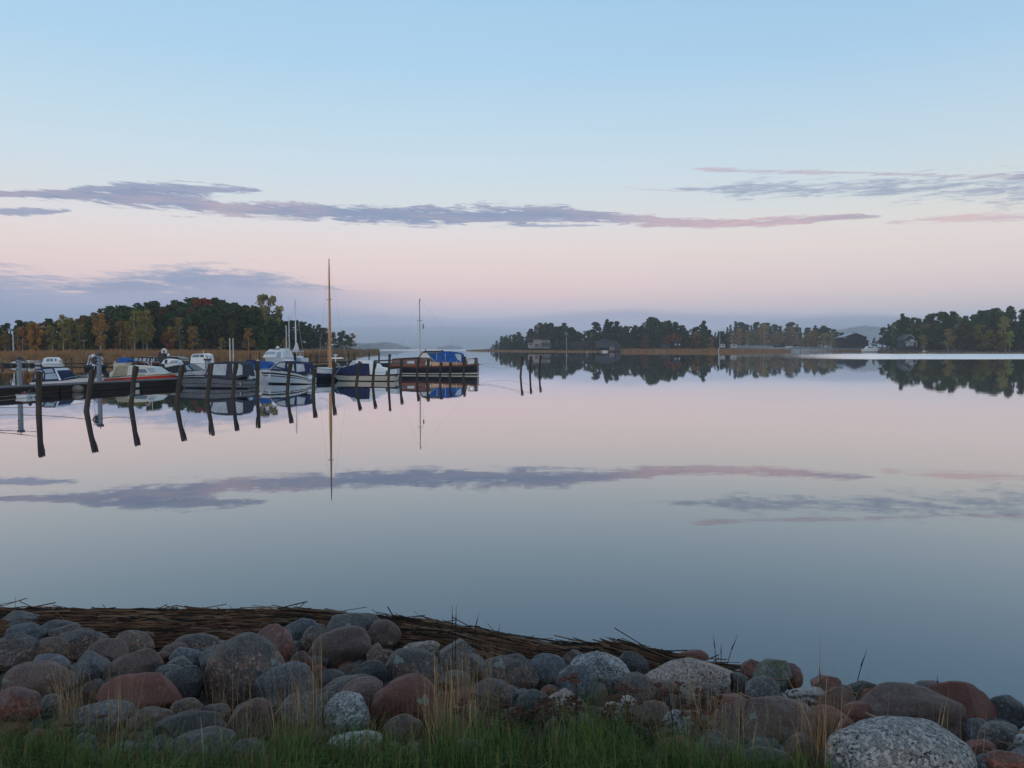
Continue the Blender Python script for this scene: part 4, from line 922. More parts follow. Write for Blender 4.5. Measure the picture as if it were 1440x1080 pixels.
for i, (xw, yw, xt, yt, lab) in enumerate(PILES):
    p = W(xw, yw); top = U(xt, yt, p.y); r = (.115 if i < 5 else .108 if i < 12 else .105)
    root = empty('mooring_pile', p); rnd = random.Random(i); mb = MB(); t = top - p
    mid = t*.5 + Vector((rnd.uniform(-.012,.012), 0, 0))
    mb.tube([t*-.6, Vector((0,0,0)), mid, t*.97, t], [r*1.1, r*1.05, r, r*.95, r*.72], 10)
    mb.build('log', m_pile, root, smooth=True)
    c = MB(); side = 1 if i not in (4, 6) else -1
    c.tube([t*.66+Vector((side*r*.95,-.02,0)), t*.84+Vector((side*r*1.35,-.02,0)), t*.985+Vector((side*r*1.5,-.02,0))], [r*.28, r*.42, r*.34], 6)
    if i in (12,): c = MB(); c.ball(t+Vector((0,0,.06)), r*1.25)
    c.build('knob' if i == 12 else 'cleat', m_pilet, root)
    tag(root, lab, 'mooring pile', 'dark wooden mooring piles in a row'); PILETOP.append(p+t)

def spar_pts(a, b, sag, n=10):
    a, b = Vector(a), Vector(b); return [a.lerp(b, k/n) - Vector((0, 0, sag*4*(k/n)*(1-k/n))) for k in range(n+1)]
def rope(a, b, sag, lab, r=.014):
    mb = MB(); mb.tube(spar_pts(a, b, sag), r, 5); tag(mb.build('mooring_rope', m_rope), lab, 'rope')

# the long jetty, in floating sections, runs away from the camera
A = W(-40, 560.5); B = W(252, 542.5); dirj = (B-A).normalized(); nrm = Vector((dirj.y, -dirj.x, 0))
jroot = empty('jetty', A, math.atan2(dirj.y, dirj.x)); Lj = (B-A).length + 24
st = MB(); dk = MB(); ws = 2.2
nsec = 7; sl = Lj/nsec
for k in range(nsec):
    a, b = k*sl+.06, (k+1)*sl-.06
    st.box(((a+b)/2, ws/2, .2), (b-a, ws-.16, .56))
    for z in (.12, .3): st.box(((a+b)/2, .03, z), (b-a, .05, .09))
    x = a
    while x < b-.05: dk.box((x+.07, ws/2, .51+random.uniform(-.006,.006)), (.125, ws, .045)); x += .145
    st.box(((a+b)/2, .0, .455), (b-a, .06, .1))
st.build('float', m_dside, jroot); dk.build('planking', m_deckw, jroot)
fd = MB()
for px in (8, 88, 126, 222):
    pass
tag(jroot, 'long dark floating jetty with grey plank top running behind the near piles', 'jetty')
def on_jetty(px, off=.6):
    # point on the deck seen at column px
    for k in range(400):
        q = A + dirj*(k*.1) + Vector((-dirj.y, dirj.x, 0))*off
        if px_of(q.x, q.y) >= px: return Vector((q.x, q.y, .53))
    return q
# small things hung on or lying at the jetty's side
b0 = on_jetty(40, .5)
o = empty('dinghy', W(37, 559) + Vector((0,-.1,0)), DOCKANG); o.scale = (.5, .5, .7)
mb = MB(); mb.slab([(-.75,-.02),(.85,-.02),(.95,.28),(-.8,.28)], -.5, .5, -.6, .6); mb.build('hull', m_white, o)
mb = MB(); mb.box((.75, 0, .3), (.28, .3, .5)); mb.ball((.75,0,.55), (.2,.16,.14)); mb.build('outboard', m_black, o)
mb = MB(); mb.box((-.1,0,.34), (.5,.7,.1)); mb.box((-.15,.1,.42), (.3,.3,.12), .4); mb.build('bundle', m_maroon, o)
tag(o, 'tiny white dinghy with dark outboard tied at the near side of the jetty', 'dinghy')
mb = MB(); mb.box((0,-.035,0), (.33,.03,.3)); q = A + dirj*((W(222,547)-A).dot(dirj)); o = mb.build('notice_board', m_cream, loc=(q.x, q.y, .25), rz=math.atan2(dirj.y, dirj.x)); o.location += nrm*.12
tag(o, 'small pale square plate fixed on the dark side of the jetty', 'plate')
q = A + dirj*((W(140,552)-A).dot(dirj)); mb = MB(); mb.ball((0,0,0), (.42,.25,.28)); o = mb.build('fender', mat('old_canvas', (.16,.15,.13), .9, .3, 5), loc=(q.x+.1, q.y-.3, .2)); tag(o, 'round grey fender bag hanging on the jetty side below the second post', 'fender')

def service_post(px, h, lab, w=.23, m=m_post, extra=None, pos=None):
    p = pos or on_jetty(px); root = empty('service_post', p, DOCKANG); mb = MB()
    mb.box((0,0,h/2), (w, w*.8, h)); mb.box((w*.18,-w*.41,h/2), (w*.3, .02, h*.98)); mb.build('pillar', m, root)
    mb = MB(); mb.box((0,0,h+.06), (w*1.45, w*1.2, .16)); mb.tube([(0,0,h+.1),(0,0,h+.26)], .03, 6); mb.build('cap', m_darkgr, root)
    mb = MB()
    for k in range(3): mb.box((-w*.2,-w*.44, h*.9-k*.22), (.07,.05,.09))
    mb.build('socket', m_rubber, root); tag(root, lab, 'service post', 'grey service posts on the jetty'); return root
service_post(25, 1.65, 'pale grey service post with dark cap at the left end of the jetty')
r2 = service_post(139, 1.85, 'blue grey service post with a hose reel behind the second pile')
mb = MB(); mb.torus((-.34,-.12,1.5), .16, .05); mb.box((-.34,0,1.5), (.2,.14,.5)); mb.build('hose_reel', m_darkgr, r2)
mb = MB(); mb.box((-.42,0,1.83), (.22,.2,.14)); mb.box((-.42,0,1.18), (.2,.2,.1)); mb.tube([(-.4,0,1.1),(-.55,0,.7),(-.3,0,.05)], .02, 5); mb.build('bracket', m_white, r2)
service_post(291, 1.35, 'white blue service post standing before the far white cabin boat', .32, mat('pale_post', (.34,.41,.45), .5, .06, 3))

# ---- boats
class Boat:
    """drawn broadside: photo offsets from its waterline point give real metres at its distance"""
    def __init__(s, name, px0, pyw, label, cat='boat', yaw=DOCKANG, group=None, d=None):
        yaw = -math.radians(6) if yaw == DOCKANG else yaw
        s.p = W(px0, pyw) if d is None else Vector(((px0-720)/F*d, d, 0)); s.d = s.p.y; s.px0 = px0
        s.pyw = 489 + CAMH*F/s.d*1.0 if d is not None else pyw
        s.k = s.d/F; s.kx = s.k/math.cos(yaw)
        s.root = empty(name, s.p, yaw); tag(s.root, label, cat, group)
    def X(s, px): return (px-s.px0)*s.kx
    def Z(s, py): return (s.pyw-py)*s.k
    def P(s, pts): return [(s.X(a), s.Z(b)) for a, b in pts]
    def hull(s, sheer, beam, bow, bands, deck=None, rake=.12, transom=.82, name='hull', bottom=-.22, bluff=2.4):
        """sheer: left to right (px,py); bands: (fraction of the side height up to which, material)"""
        x0, x1 = s.X(sheer[0][0]), s.X(sheer[-1][0]); L = x1-x0; N = 18
        zt = lambda t: s.Z(interp(sheer, sheer[0][0]+(sheer[-1][0]-sheer[0][0])*t))
        lv = [('b', 0), ('b', .6)]; fr = [0.0]
        for f, m in bands: fr.append(f)
        mats = []; rows = []
        levels = [bottom, 0.0]+[None]*0
        mb = MB(); grid = []
        for i in range(N+1):
            t = i/N; tb = t if bow == 'R' else 1-t           # 0 stern .. 1 bow
            w = beam/2*(transom+(1-transom)*min(1, tb*2.5))*max(.015, 1-tb**bluff)**.62 if tb < 1 else .012
            top = zt(t); ring = []
            for f in [-1]+fr:
                z = bottom if f < 0 else top*f; ff = 0 if f < 0 else f
                ww = w*(.35 if f < 0 else .80+.20*ff**.8)
                sh = rake*L*(1-ff)*tb**3                         # raked stem
                x = x0+L*t + (-sh if bow == 'R' else sh)
                ring.append((x, ww, z))
            grid.append(ring)
        K = len(grid[0]); vs = []
        for ring in grid: vs += [(x, -w, z) for x, w, z in ring] + [(x, w, z) for x, w, z in ring]
        fs, mi = [], []
        for i in range(N):
            for k in range(K-1):
                a = i*2*K+k; b = (i+1)*2*K+k; m_i = max(0, k-1)
                fs.append((a, b, b+1, a+1)); mi.append(m_i); fs.append((a+K, a+K+1, b+K+1, b+K)); mi.append(m_i)
            fs.append((i*2*K, i*2*K+K, (i+1)*2*K+K, (i+1)*2*K)); mi.append(0)
        for e in (0, N):
            for k in range(K-1): a = e*2*K+k; fs.append((a, a+1, a+K+1, a+K)); mi.append(max(0, k-1))
        mb.add(vs, fs); mb.m = mi; mb.build(name, [m for f, m in bands], s.root, smooth=False)
        dm = MB(); dv = []
        for ring in grid: x, w, z = ring[-1]; dv += [(x, -w*.97, z-.02), (x, 0, z+.015+w*.03), (x, w*.97, z-.02)]
        dm.add(dv, [f for i in range(N) for f in ((i*3, i*3+1, i*3+4, i*3+3), (i*3+1, i*3+2, i*3+5, i*3+4))])
        dm.build('deck', deck or bands[-1][1], s.root)
        rl = MB()
        for sg in (-1, 1): rl.tube([(r[-1][0], sg*r[-1][1], r[-1][2]) for r in grid], .022, 5)
        s.rail_mat = bands[-1][1]; rl.build('rub_rail', m_rubber if bands[-1][1] is not m_varn else m_varn, s.root)
        s.beam = beam; s.grid = grid
    def prism(s, name, pts, wb, wt, m, y=0):
        mb = MB(); P = s.P(pts); mb.slab(P, -wb/2+y, wb/2+y, -wt/2+y, wt/2+y); o = mb.build(name, m, s.root)
        s.ref = (min(p[1] for p in P), max(p[1] for p in P), wb/2, wt/2); return o
    def pane(s, pts, m, name='window', parent=None, frame=None, off=.012, both=True):
        z0, z1, wb, wt = s.ref; P = s.P(pts)
        def w(z): return wb + (wt-wb)*min(1, max(0, (z-z0)/max(1e-6, z1-z0)))
        for sg in ((-1, 1) if both else (-1,)):
            mb = MB(); n = len(P); vs = [(x, sg*(w(z)+off), z) for x, z in P] + [(x, sg*(w(z)-.03), z) for x, z in P]
            mb.add(vs, [tuple(range(n)), tuple(reversed(range(n, 2*n)))]+[(i, i+n, (i+1) % n+n, (i+1) % n) for i in range(n)]); mb.build(name, m, parent or s.root)
    def tube(s, name, pts, r, m, y=0., parent=None):
        mb = MB(); mb.tube([(s.X(a), y, s.Z(b)) for a, b in pts], r, 6); return mb.build(name, m, parent or s.root)
    def fender(s, px, py, y, h=.5, r=.1, m=None):
        mb = MB(); mb.ball((s.X(px), y, s.Z(py)), (r, r, h/2), 10, 8); mb.tube([(s.X(px), y, s.Z(py)+h/2-.02), (s.X(px), y*.9, s.Z(py)+h/2+.25)], .012, 4)
        mb.build('fender', m or m_white, s.root)
    def outboard(s, px, py, size, tilt=0., m=None, y=0.):
        g = empty('outboard', (0,0,0)); bpy.data.objects.remove(g)
        mb = MB(); c = Vector((s.X(px), y, s.Z(py))); R = Matrix.Rotation(tilt, 3, 'Y')
        mb.ball(c, (size*.36, size*.26, size*.3), 12, 8, R); mb.box(c+R@Vector((0,0,-size*.28)), (size*.4, size*.3, size*.2), M=R)
        mb.box(c+R@Vector((0,0,-size*.75)), (size*.17, size*.1, size*.8), M=R); mb.box(c+R@Vector((size*.05,0,-size*1.08)), (size*.45, size*.22, size*.04), M=R)
        mb.ball(c+R@Vector((0,0,-size*1.2)), (size*.22, size*.07, size*.08), 8, 6, R); mb.build('outboard_motor', m or m_black, s.root)

# red and cream cabin boat behind the jetty
b = Boat('cabin_boat', 200, 539.6, 'cream cabin boat with a bright red hull band moored behind the jetty')
b.hull([(150.5,531),(170,529.5),(200,527),(230,525.2),(252,523.6)], 2.1, 'R', [(.06, m_navyh), (.12, m_off), (.80, m_red), (1, m_cream)], m_cream, rake=.1)
b.prism('canvas', [(165,530),(170,514.8),(187,514),(187,528)], 1.8, 1.35, m_beigec)
b.prism('cabin', [(186.5,528),(186.5,513.8),(196,514),(222,515.8),(232,523.5),(246,525)], 1.75, 1.25, m_cream)
b.pane([(196.5,524),(197,519),(212.5,518.5),(217,523.6)], m_glass); b.pane([(214.5,517.5),(223.5,516.8),(229.5,522.6),(219.5,523.2)], m_bluglass, 'windscreen')
b.prism('stern_box', [(158,531),(158,524),(161,521.8),(165,522),(165.5,530)], 1.2, 1.1, m_cream); b.outboard(154, 524, .55)
b.tube('mast_light', [(214.3,516),(214.3,504)], .02, m_white); b.tube('antenna_frame', [(204,514),(205.5,509.5),(208,509.5),(212,514.5)], .03, m_steel)
# white and black sports boat with blue white canopy
b = Boat('sports_boat', 95, 544.8, 'low white and black boat with pale blue framed canopy behind the jetty at left')
b.hull([(50,537),(75,535.5),(100,534.3),(124,530.5),(152,529.8)], 2.0, 'R', [(.35, m_navyh), (.55, m_navyh), (1, m_white)], m_navyh, rake=.1)
b.prism('canopy', [(56,535.5),(57,519.5),(68,517.2),(84,517),(92,522.5),(97,531),(100,534.2)], 1.8, 1.25, m_navy)
b.pane([(58.2,531.8),(58.2,521),(66,520.2),(71,525.3),(71.6,531.2)], m_bluglass); b.pane([(68,519.2),(81.5,518),(86,523),(73.5,524.3)], m_bluglass)
b.pane([(73,525.6),(87.5,524),(93,532.2),(74.5,533)], m_bluglass, 'windscreen'); b.prism('wheelhouse_frame', [(85.4,517.5),(87,517.5),(98.6,534),(95.8,534)], 1.9, 1.35, m_white)
b.outboard(45.5, 536, .62); b.tube('bow_rail', [(100,532.5),(108,530.3),(124,527.5),(136,526.8)], .02, m_steel, -.7); b.tube('bow_rail', [(100,532.5),(108,530.3),(124,527.5),(136,526.8)], .02, m_steel, .7)
# black covered boat with white deck
b = Boat('motor_boat', 262, 536.5, 'dark hulled motor boat with white deck line and black cover beyond the red boat')
b.hull([(229,525.5),(250,524),(275,521),(296,520.5)], 2.2, 'R', [(.28, m_white), (.62, m_black), (1, m_white)], m_white)
b.prism('cover', [(228.5,522),(238,516.5),(252,513.5),(266,513),(270,523),(236,524)], 1.9, 1.2, m_black)
b.prism('windscreen_frame', [(256,521.5),(262,512.5),(270,512),(282,520.5)], 1.8, 1.25, m_black); b.pane([(258,520.6),(262.6,513.6),(265,513.6),(268.8,520.4)], m_bluglass); b.pane([(266.4,513.6),(269.4,513.2),(278,520),(271,520.3)], m_bluglass, 'windscreen')
for y in (-.75, .75): b.tube('bow_rail', [(268,524),(272,528.6),(279,528.8),(276,523.2),(284,528),(292,527)], .02, m_steel, y)
# grey boat, near side
b = Boat('day_cruiser', 312, 545.5, 'grey hulled boat with dark framed canopy between the fifth and seventh piles')
b.hull([(247,530.5),(280,529.6),(310,529.3),(335,531.6),(358,533.5)], 2.3, 'L', [(.12, m_black), (.40, m_grayh), (.47, m_darkgr), (.86, m_grayh), (1, m_greyc)], m_grayh, rake=.08, bluff=2.)
b.prism('canopy', [(296,531),(300.5,513),(307,509.8),(325,507.8),(345,508.4),(350,512),(352.5,529),(340,531.6)], 2.0, 1.5, m_greyc)
b.pane([(308.5,526.5),(303.5,514.6),(310,511.8),(327.6,511.5),(327,527)], m_clear); b.pane([(337.4,528.2),(335.3,511.7),(345.8,511.3),(350,513.6),(351,526)], m_clear); b.pane([(299.5,525.5),(301.5,517.5),(305.6,526)], m_clear)
b.tube('canopy_strap', [(311,511.8),(317.5,526.6)], .015, m_white, -.93); b.tube('canopy_strap', [(322,511.6),(325.6,524)], .015, m_white, -.93)
b.outboard(353, 531.5, .62, .15, m_off); b.tube('boarding_ladder', [(348,536),(348.6,541)], .03, m_alu, -1.0)
b.prism('swim_platform', [(352,541),(352,539.6),(361,539.4),(361,541)], 1.6, 1.6, m_darkgr)
# white cuddy boat
b = Boat('day_cruiser', 400, 539.6, 'glossy white boat with black hull stripe and two hanging white fenders')
b.hull([(363.5,519.3),(385,519.2),(405,521),(425,524.4),(438,528.5),(441,532)], 2.2, 'L', [(.10, m_black), (.22, m_white), (.52, m_white), (.60, m_darkgr), (.68, m_white), (.80, m_black), (1, m_white)], m_white, rake=.17, bluff=2.)
b.prism('canopy', [(384,519.8),(390,514.5),(399,508.6),(411,507.4),(430,509.2),(436,511.2),(438.5,525),(425,524.4)], 1.9, 1.4, m_navy)
b.pane([(388,518.5),(391.5,515.3),(404.5,519)], m_glass, 'windscreen'); b.pane([(393,514),(399.6,509.9),(407,509.4),(406.5,517.5)], m_clear); b.pane([(411.5,518.8),(409.8,511.6),(418.6,511),(421.2,521.6)], m_clear); b.pane([(424.2,522.6),(422.8,511.4),(433.2,511.4),(436.2,521.2)], m_clear)
b.fender(385.7, 531, -.98, .62, .1); b.fender(414.6, 535, -1.12, .75, .1); b.tube('bow_rail', [(384,520.3),(392,513.3),(396.3,508.9)], .025, m_white, -.85)
b.tube('flag_staff', [(439,531),(437.5,518)], .018, m_white)
# royal blue covered boat behind it
b = Boat('motor_boat', 368, 537.5, 'white boat under a crumpled royal blue cover between grey and white boats')
b.hull([(349,517),(360,519.5),(380,520),(388,521)], 2.1, 'L', [(.3, m_off), (.8, m_off), (1, m_white)], m_white)
b.prism('cover', [(347,518),(348.5,510),(352,507),(357,508.5),(362,513),(366,509.6),(372,507.8),(380,508.8),(384,512.5),(382.5,518.8),(362,519.3)], 1.9, 1.0, m_royal)
b.prism('dark_cover', [(348,508.2),(351,505.2),(355,506.4),(360,509.6),(360,511)], 1.2, .8, m_navy); b.tube('post', [(368.3,514),(368.3,505.8)], .1, m_white, -.7); b.outboard(355, 527, .6, .2, m_off)
# small pointed white sailing boat with the tall wooden mast
b = Boat('sailing_boat', 466, 534.5, 'small white decked sailing boat with a very tall varnished wooden mast')
b.hull([(446.5,517.6),(466,518.8),(480,521.4),(490,524.3)], 1.9, 'R', [(.3, m_black), (.62, m_navyh), (1, m_white)], m_white, rake=.28)
b.prism('coachroof', [(447.5,518.4),(448.5,516.8),(464,516.6),(468,519)], 1.0, .8, m_white)
mb = MB(); zt = b.Z(364.5); zm = b.Z(478); mb.tube([(-.1,0,.6), (-.1,0,zm), (-.1,0,zt*.72), (-.1,0,zt)], [.135,.13,.085,.035], 10); mast = mb.build('mast', m_mast, b.root, smooth=True)
mb = MB(); mb.tube([(-.35,0,zt*.665),(.15,0,zt*.665)], .03, 5); mb.build('spreader', m_steel, mast)
mb = MB()
for e in ((-1.25,.3), (1.55,.3), (-.2,-.85), (-.2,.85)):
    ex = e[0] if abs(e[1]) < .5 else -.1; ey = e[1] if abs(e[1]) >= .5 else 0
    mb.tube([(ex, ey, b.Z(520)), (-.1, 0, zt*(.97 if ey == 0 else .7))], .006, 4)
mb.build('rigging', m_steel, b.root)
b.outboard(450, 523, .62, -.6, m_darkgr); b.tube('pulpit', [(484,523),(486,519.5),(490,520),(490,524)], .015, m_steel, .2)
# radar pole boat behind
b = Boat('skiff', 474, 521.5, 'low dark skiff with a white radar pole showing behind the sailing boat', group=None)
b.hull([(462,516),(475,517),(500,515.5)], 1.8, 'R', [(.5, m_black), (1, m_navyh)], m_navyh)
mb = MB(); mb.tube([(b.X(472),0,.3),(b.X(472),0,b.Z(500))], .08, 6); mb.box((b.X(474),0,b.Z(503.5)), (b.k*18,.3,.16)); mb.ball((b.X(472),0,b.Z(499.6)), (.3,.3,.12)); mb.build('radar_pole', m_white, b.root)
b.tube('stern_rail', [(474,511),(478,516),(482,517),(476,512)], .03, m_steel)
# navy covered cream boat
b = Boat('cabin_boat', 510, 535.6, 'cream hulled cabin boat with navy blue side cover and white roof')
b.hull([(466,526),(490,527.2),(530,527.3),(558,527)], 2.3, 'L', [(.12, m_black), (.55, m_cream), (.9, m_cream), (1, m_maroon)], m_cream, rake=.1, bluff=2.1)
b.prism('cabin', [(494,514.5),(500,507),(523,506.8),(528,512),(531,526),(492,526)], 1.9, 1.5, m_white)
b.pane([(495,514),(500,508),(504,508),(503.6,512.6)], m_bluglass, 'windscreen')
b.prism('cover', [(488,526.6),(484,518.5),(494,514.2),(503,512.5),(505,510.6),(523,510.8),(525,526.6)], 2.05, 1.75, m_navy)
b.prism('bow_cover', [(470,523),(475,517.6),(488,516.5),(489,525.6),(474,525.4)], 1.4, .9, m_navy)
b.prism('cockpit_canvas', [(528,526.5),(528,520),(531.5,511),(536,516.5),(545,517.5),(547,521),(546,526.5)], 1.9, 1.3, m_white); b.pane([(530,524.5),(530,522.8),(544.5,522),(544.5,524)], m_off, 'stripe')
b.prism('stern_seat', [(549,526),(549,519.5),(562,518),(562,525)], 1.6, 1.4, m_off); b.outboard(557, 526.5, .62, .5, m_darkgr)
for y in (-.7, .7): b.tube('bow_rail', [(476,524),(482,516.5),(486,516.5),(489,522),(495,516),(501,514.5)], .018, m_steel, y)
# dark dinghy behind
b = Boat('skiff', 541, 520.5, 'small black open skiff between the navy covered boat and the wooden boat')
b.hull([(529,509),(536,511.5),(545,512),(556,510)], 1.4, 'L', [(.5, m_black), (1, m_rubber)], m_rubber)
# the wooden cabin boat
b = Boat('wooden_cabin_boat', 610, 526.6, 'long varnished wooden boat with black hull and bright blue cockpit canvas', yaw=-math.radians(4))
b.hull([(549,515.2),(575,515.2),(610,514.6),(650,513.2),(672.5,511.2)], 2.7, 'L', [(.07, m_black), (.20, m_cream), (.55, m_black), (.86, m_navyh), (1, m_varn)], m_varn, rake=.06, transom=.75, bluff=3.)
b.prism('coachroof', [(549.5,515),(554.5,505.4),(575,504.4),(592,503.6),(604,503.4),(612,509.6),(613,515)], 2.2, 1.7, m_varn)
b.pane([(575,511),(575,507.5),(585,507.3),(585,511)], m_off, 'window'); b.pane([(556,509.5),(556.6,507.6),(563,507.4),(563,509.4)], m_glass); b.pane([(566,509.6),(566,507.4),(572,507.3),(572,509.4)], m_glass)
b.prism('roof_edge', [(553.5,505.6),(553.6,504.2),(592,501.8),(604,502),(604,503.4)], 1.9, 1.75, m_black)
b.prism('wheelhouse', [(590,503.5),(595,495.4),(620,494.4),(622,503.5),(612,510)], 1.9, 1.6, m_black)
b.pane([(592.5,503.2),(596.5,496.8),(602.5,496.6),(607.5,503.2)], m_clear, 'windscreen')
b.prism('side_planks', [(604,514.6),(604,509),(652,508.6),(653,513.4)], 2.3, 2.25, m_varn)
b.prism('canvas', [(614.5,510.2),(604,498),(606,495.6),(623,494.2),(631,493.8),(648,496),(651.3,498.5),(651.5,509.8)], 2.1, 1.55, m_royal)
b.pane([(645,505),(641.5,497.8),(648,497.4),(650.4,499.6),(650.6,508)], m_clear); 
for px in (616.5, 628.5): b.tube('canvas_seam', [(px,497),(px,507.5)], .018, m_white, -1.0)
b.tube('canvas_edge', [(604,498),(616,510.3),(632,510.3),(650,509.8)], .025, m_cream, -1.12); b.prism('roof_hatch', [(593,495.3),(600,493.4),(623,493),(623,494.4)], 1.6, 1.4, m_black)
b.fender(602.6, 511.2, -1.22, .48, .11, m_white); b.fender(608.5, 511.2, -1.22, .48, .11, m_cream); b.fender(605.6, 511.2, -1.24, .5, .07, m_maroon)
for px in (625.5, 644.2): b.tube('stanchion', [(px,514),(px,507.2)], .02, m_white, -1.2)
b.tube('grab_rail', [(632,508.9),(645,508.8),(650,509)], .02, m_steel, -1.2); b.tube('horn', [(622.5,494),(622.5,492.3)], .1, m_black); b.tube('lamp', [(598.8,494),(598.8,491)], .06, m_black)
mb = MB(); mb.torus((b.X(664),-.55,b.Z(507)), .27, .085); mb.build('lifebuoy', m_white, b.root)
b.prism('stern_post', [(652.5,512),(652,501.5),(655.5,501.8),(658,512)], .5, .4, m_black); b.prism('stern_locker', [(667.5,511.8),(667.5,503.2),(671.5,503),(671.8,511.5)], 1.0, 1.0, m_darkgr); b.tube('stern_rail', [(658,512),(659.5,504.5),(667,503.8),(672,504)], .03, m_darkgr, -.7)
mb = MB(); x = b.X(589.6); zt = b.Z(420); mb.tube([(x,.4,b.Z(504)),(x,.4,zt*.55),(x-.02,.4,zt)], [.085,.07,.04], 8); mb.tube([(x,.4,zt-.3),(x,.4,zt)], .07, 6); ms = mb.build('mast', mat('pale_mast', (.55,.52,.42), .5, .1, 2), b.root, smooth=True)
mb = MB(); mb.tube([(x-.3,.4,b.Z(451)),(x+.3,.4,b.Z(451))], .025, 5); mb.box((x+.38,.4,b.Z(459)), (.12,.1,.5)); mb.build('spreader', m_darkgr, ms)
mb = MB(); mb.tube([(x+.3,.4,b.Z(451)),(x+.45,.4,b.Z(505))], .006, 4); mb.tube([(x-.25,.4,b.Z(451)),(x-.2,.4,b.Z(504))], .006, 4); mb.tube([(x,.4,zt),(b.X(665),0,b.Z(511))], .005, 4); mb.tube([(x,.4,zt),(b.X(556),0,b.Z(505))], .005, 4); mb.build('rigging', m_steel, b.root)

# ---- far row of boats along the second jetty
def far_dock(pts, lab, w=1.6, z=.42, rails=()):
    root = empty('jetty', W(*pts[0])); o0 = root.location.copy(); mb = MB()
    for a, c in zip(pts, pts[1:]):
        p, q = W(*a)-o0, W(*c)-o0; dv = q-p; mb.box((p+q)/2+Vector((0,0,z*.75)), (dv.length, w, z*.5), math.atan2(dv.y, dv.x))
    mb.build('walkway', m_dside, root); ps = MB()
    tag(root, lab, 'jetty'); return root
far_dock([(-30,514.5),(180,513.6),(300,513.4),(420,512.6)], 'far dark walkway jetty before the reeds on the left')
far_dock([(425,512.4),(505,510.5),(556,508.6)], 'far right walkway jetty reaching open water below the reed spit')
FP = [(3,517,510,.14),(38,517,508,.1),(60,518,506,.12),(77,518,508,.08),(101,515,503,.1),(187,516,502,.2),(268,518,503,.2),(283,520,504,.25),(352,513,497,.12),(365,512,496,.12),(385,514,494,.14),(415,516,496,.2),(437,511,497,.1),(447,512,497,.14),(470,511,496,.1),(490,510,496,.12),(498,510,496,.12),(519,509,495.5,.12),(533,508.5,495.5,.18)]
for i, (px, pw, pt, r) in enumerate(FP):
    p = W(px, pw); mb = MB(); h = U(px, pt, p.y).z; mb.tube([(0,0,-.5),(0.02,0,h*.9),(0.02,0,h)], [r, r, r*.7], 8)
    where = ['at the left frame edge','left of the small bows','left of the white cabin boat','behind the white cabin boat','beside the left lamp pole','right of the blue covered boat','near the striped white boat','thick, before the far white cabin boat','left one of the brown pair in the reeds','right one of the brown pair in the reeds','before the big cabin cruiser','before the white sailing boat','left one of a pair right of the sailing boat','right one of a pair right of the sailing boat','beside the tall wooden mast','left one near the end of the far jetty','second near the end of the far jetty','slim one under the reed spit','last and outermost of the far jetty'][i]
    tag(mb.build('dock_pile', m_pile, loc=p), 'far dock pile, ' + where, 'pile', 'thin piles along the far jetty')
mb = MB()
p0, p1 = W(425, 511), W(500, 509.5)
o = MB(); a = Vector((0,0,1.3)); o.tube([a, a+(p1-p0)], .05, 5); tag(o.build('dock_rail', m_pile, loc=p0), 'thin dark hand rail above the far jetty right of the sailing boats', 'rail')
# generic far cabin boat
b = Boat('cabin_boat', 73, 518, 'small white cabin boat seen end on before the reeds at far left', yaw=.35)
b.hull([(61,512),(73,511.5),(86,512)], 2.6, 'L', [(.4, m_black), (1, m_white)], m_white, bluff=4); b.prism('cabin', [(63,512),(65.5,503.6),(70,502.2),(80,502.6),(83,506),(84,512)], 2.2, 1.7, m_white)
b.pane([(68.5,508.2),(69.4,504.6),(72,504.4),(71.8,508)], m_glass); b.pane([(72.8,508),(73,504.4),(76,504.5),(76,508)], m_glass); b.pane([(78,507.5),(78,504.6),(80,504.8),(80.4,507.5)], m_glass)
for (px, w, top, mm, cov, lab) in [(9,9,511,m_cream,None,'tiny pale rowing boat bow at the far left edge'),(25,18,508.5,m_grayh,m_off,'low grey covered boat behind the left service post'),(42,8,506.8,m_cream,m_cream,'small cream bow second from the left in the far row'),(54,11,506.5,m_off,mat('dusty_cover', (.3,.26,.25), .9, .1, 2),'small boat with dusty pinkish cover left of the white cabin boat')]:
    b = Boat('rowing_boat', px, 514.2, lab); b.hull([(px-w/2,511.2),(px+w/2,510.2)], 1.6, 'L', [(.4, m_darkgr), (1, mm)], mm)
    if cov: b.prism('cover', [(px-w/2+1,511),(px-w/4,top),(px+w/3,top-.4),(px+w/2-1,510.6)], 1.3, .8, cov)
b = Boat('console_boat', 133, 519.5, 'dark boat with a white steering arch behind the second service post', yaw=.3)
b.hull([(122,513),(150,513)], 2.2, 'R', [(.5, m_black), (1, m_darkgr)], m_darkgr); b.prism('console', [(129,513),(130.5,503),(138,502.5),(141,508),(143,513)], 1.3, .9, m_grayh)
for y in (-.8,.8): b.tube('arch', [(126,513),(129,501),(133,498.6),(138,499.2),(142,506)], .09, m_white, y)
b.pane([(131.5,507.5),(132,503.6),(137,503.4),(139,507.4)], m_glass, 'windscreen')
b = Boat('motor_boat', 176, 517, 'small cream boat under a bright blue cover beyond the red boat')
b.hull([(163,510.5),(187,509)], 2., 'R', [(.4, m_cream), (1, m_cream)], m_cream); b.prism('cover', [(167,510),(169,504.6),(174,502.4),(181,503),(185,506),(184.5,509.4)], 1.7, 1., m_royal); b.outboard(162.5, 509.5, .6, 0, m_cream)
b = Boat('motor_boat', 208, 516.5, 'dark maroon boat with a row of pale windscreens behind the red boat')
b.hull([(189,508.6),(229,508.4)], 2.2, 'L', [(.5, m_black), (.9, m_maroon), (1, m_white)], m_white); b.prism('canopy', [(190,508.6),(191.5,503),(205,501.6),(224,502),(227,508.6)], 1.9, 1.4, m_black)
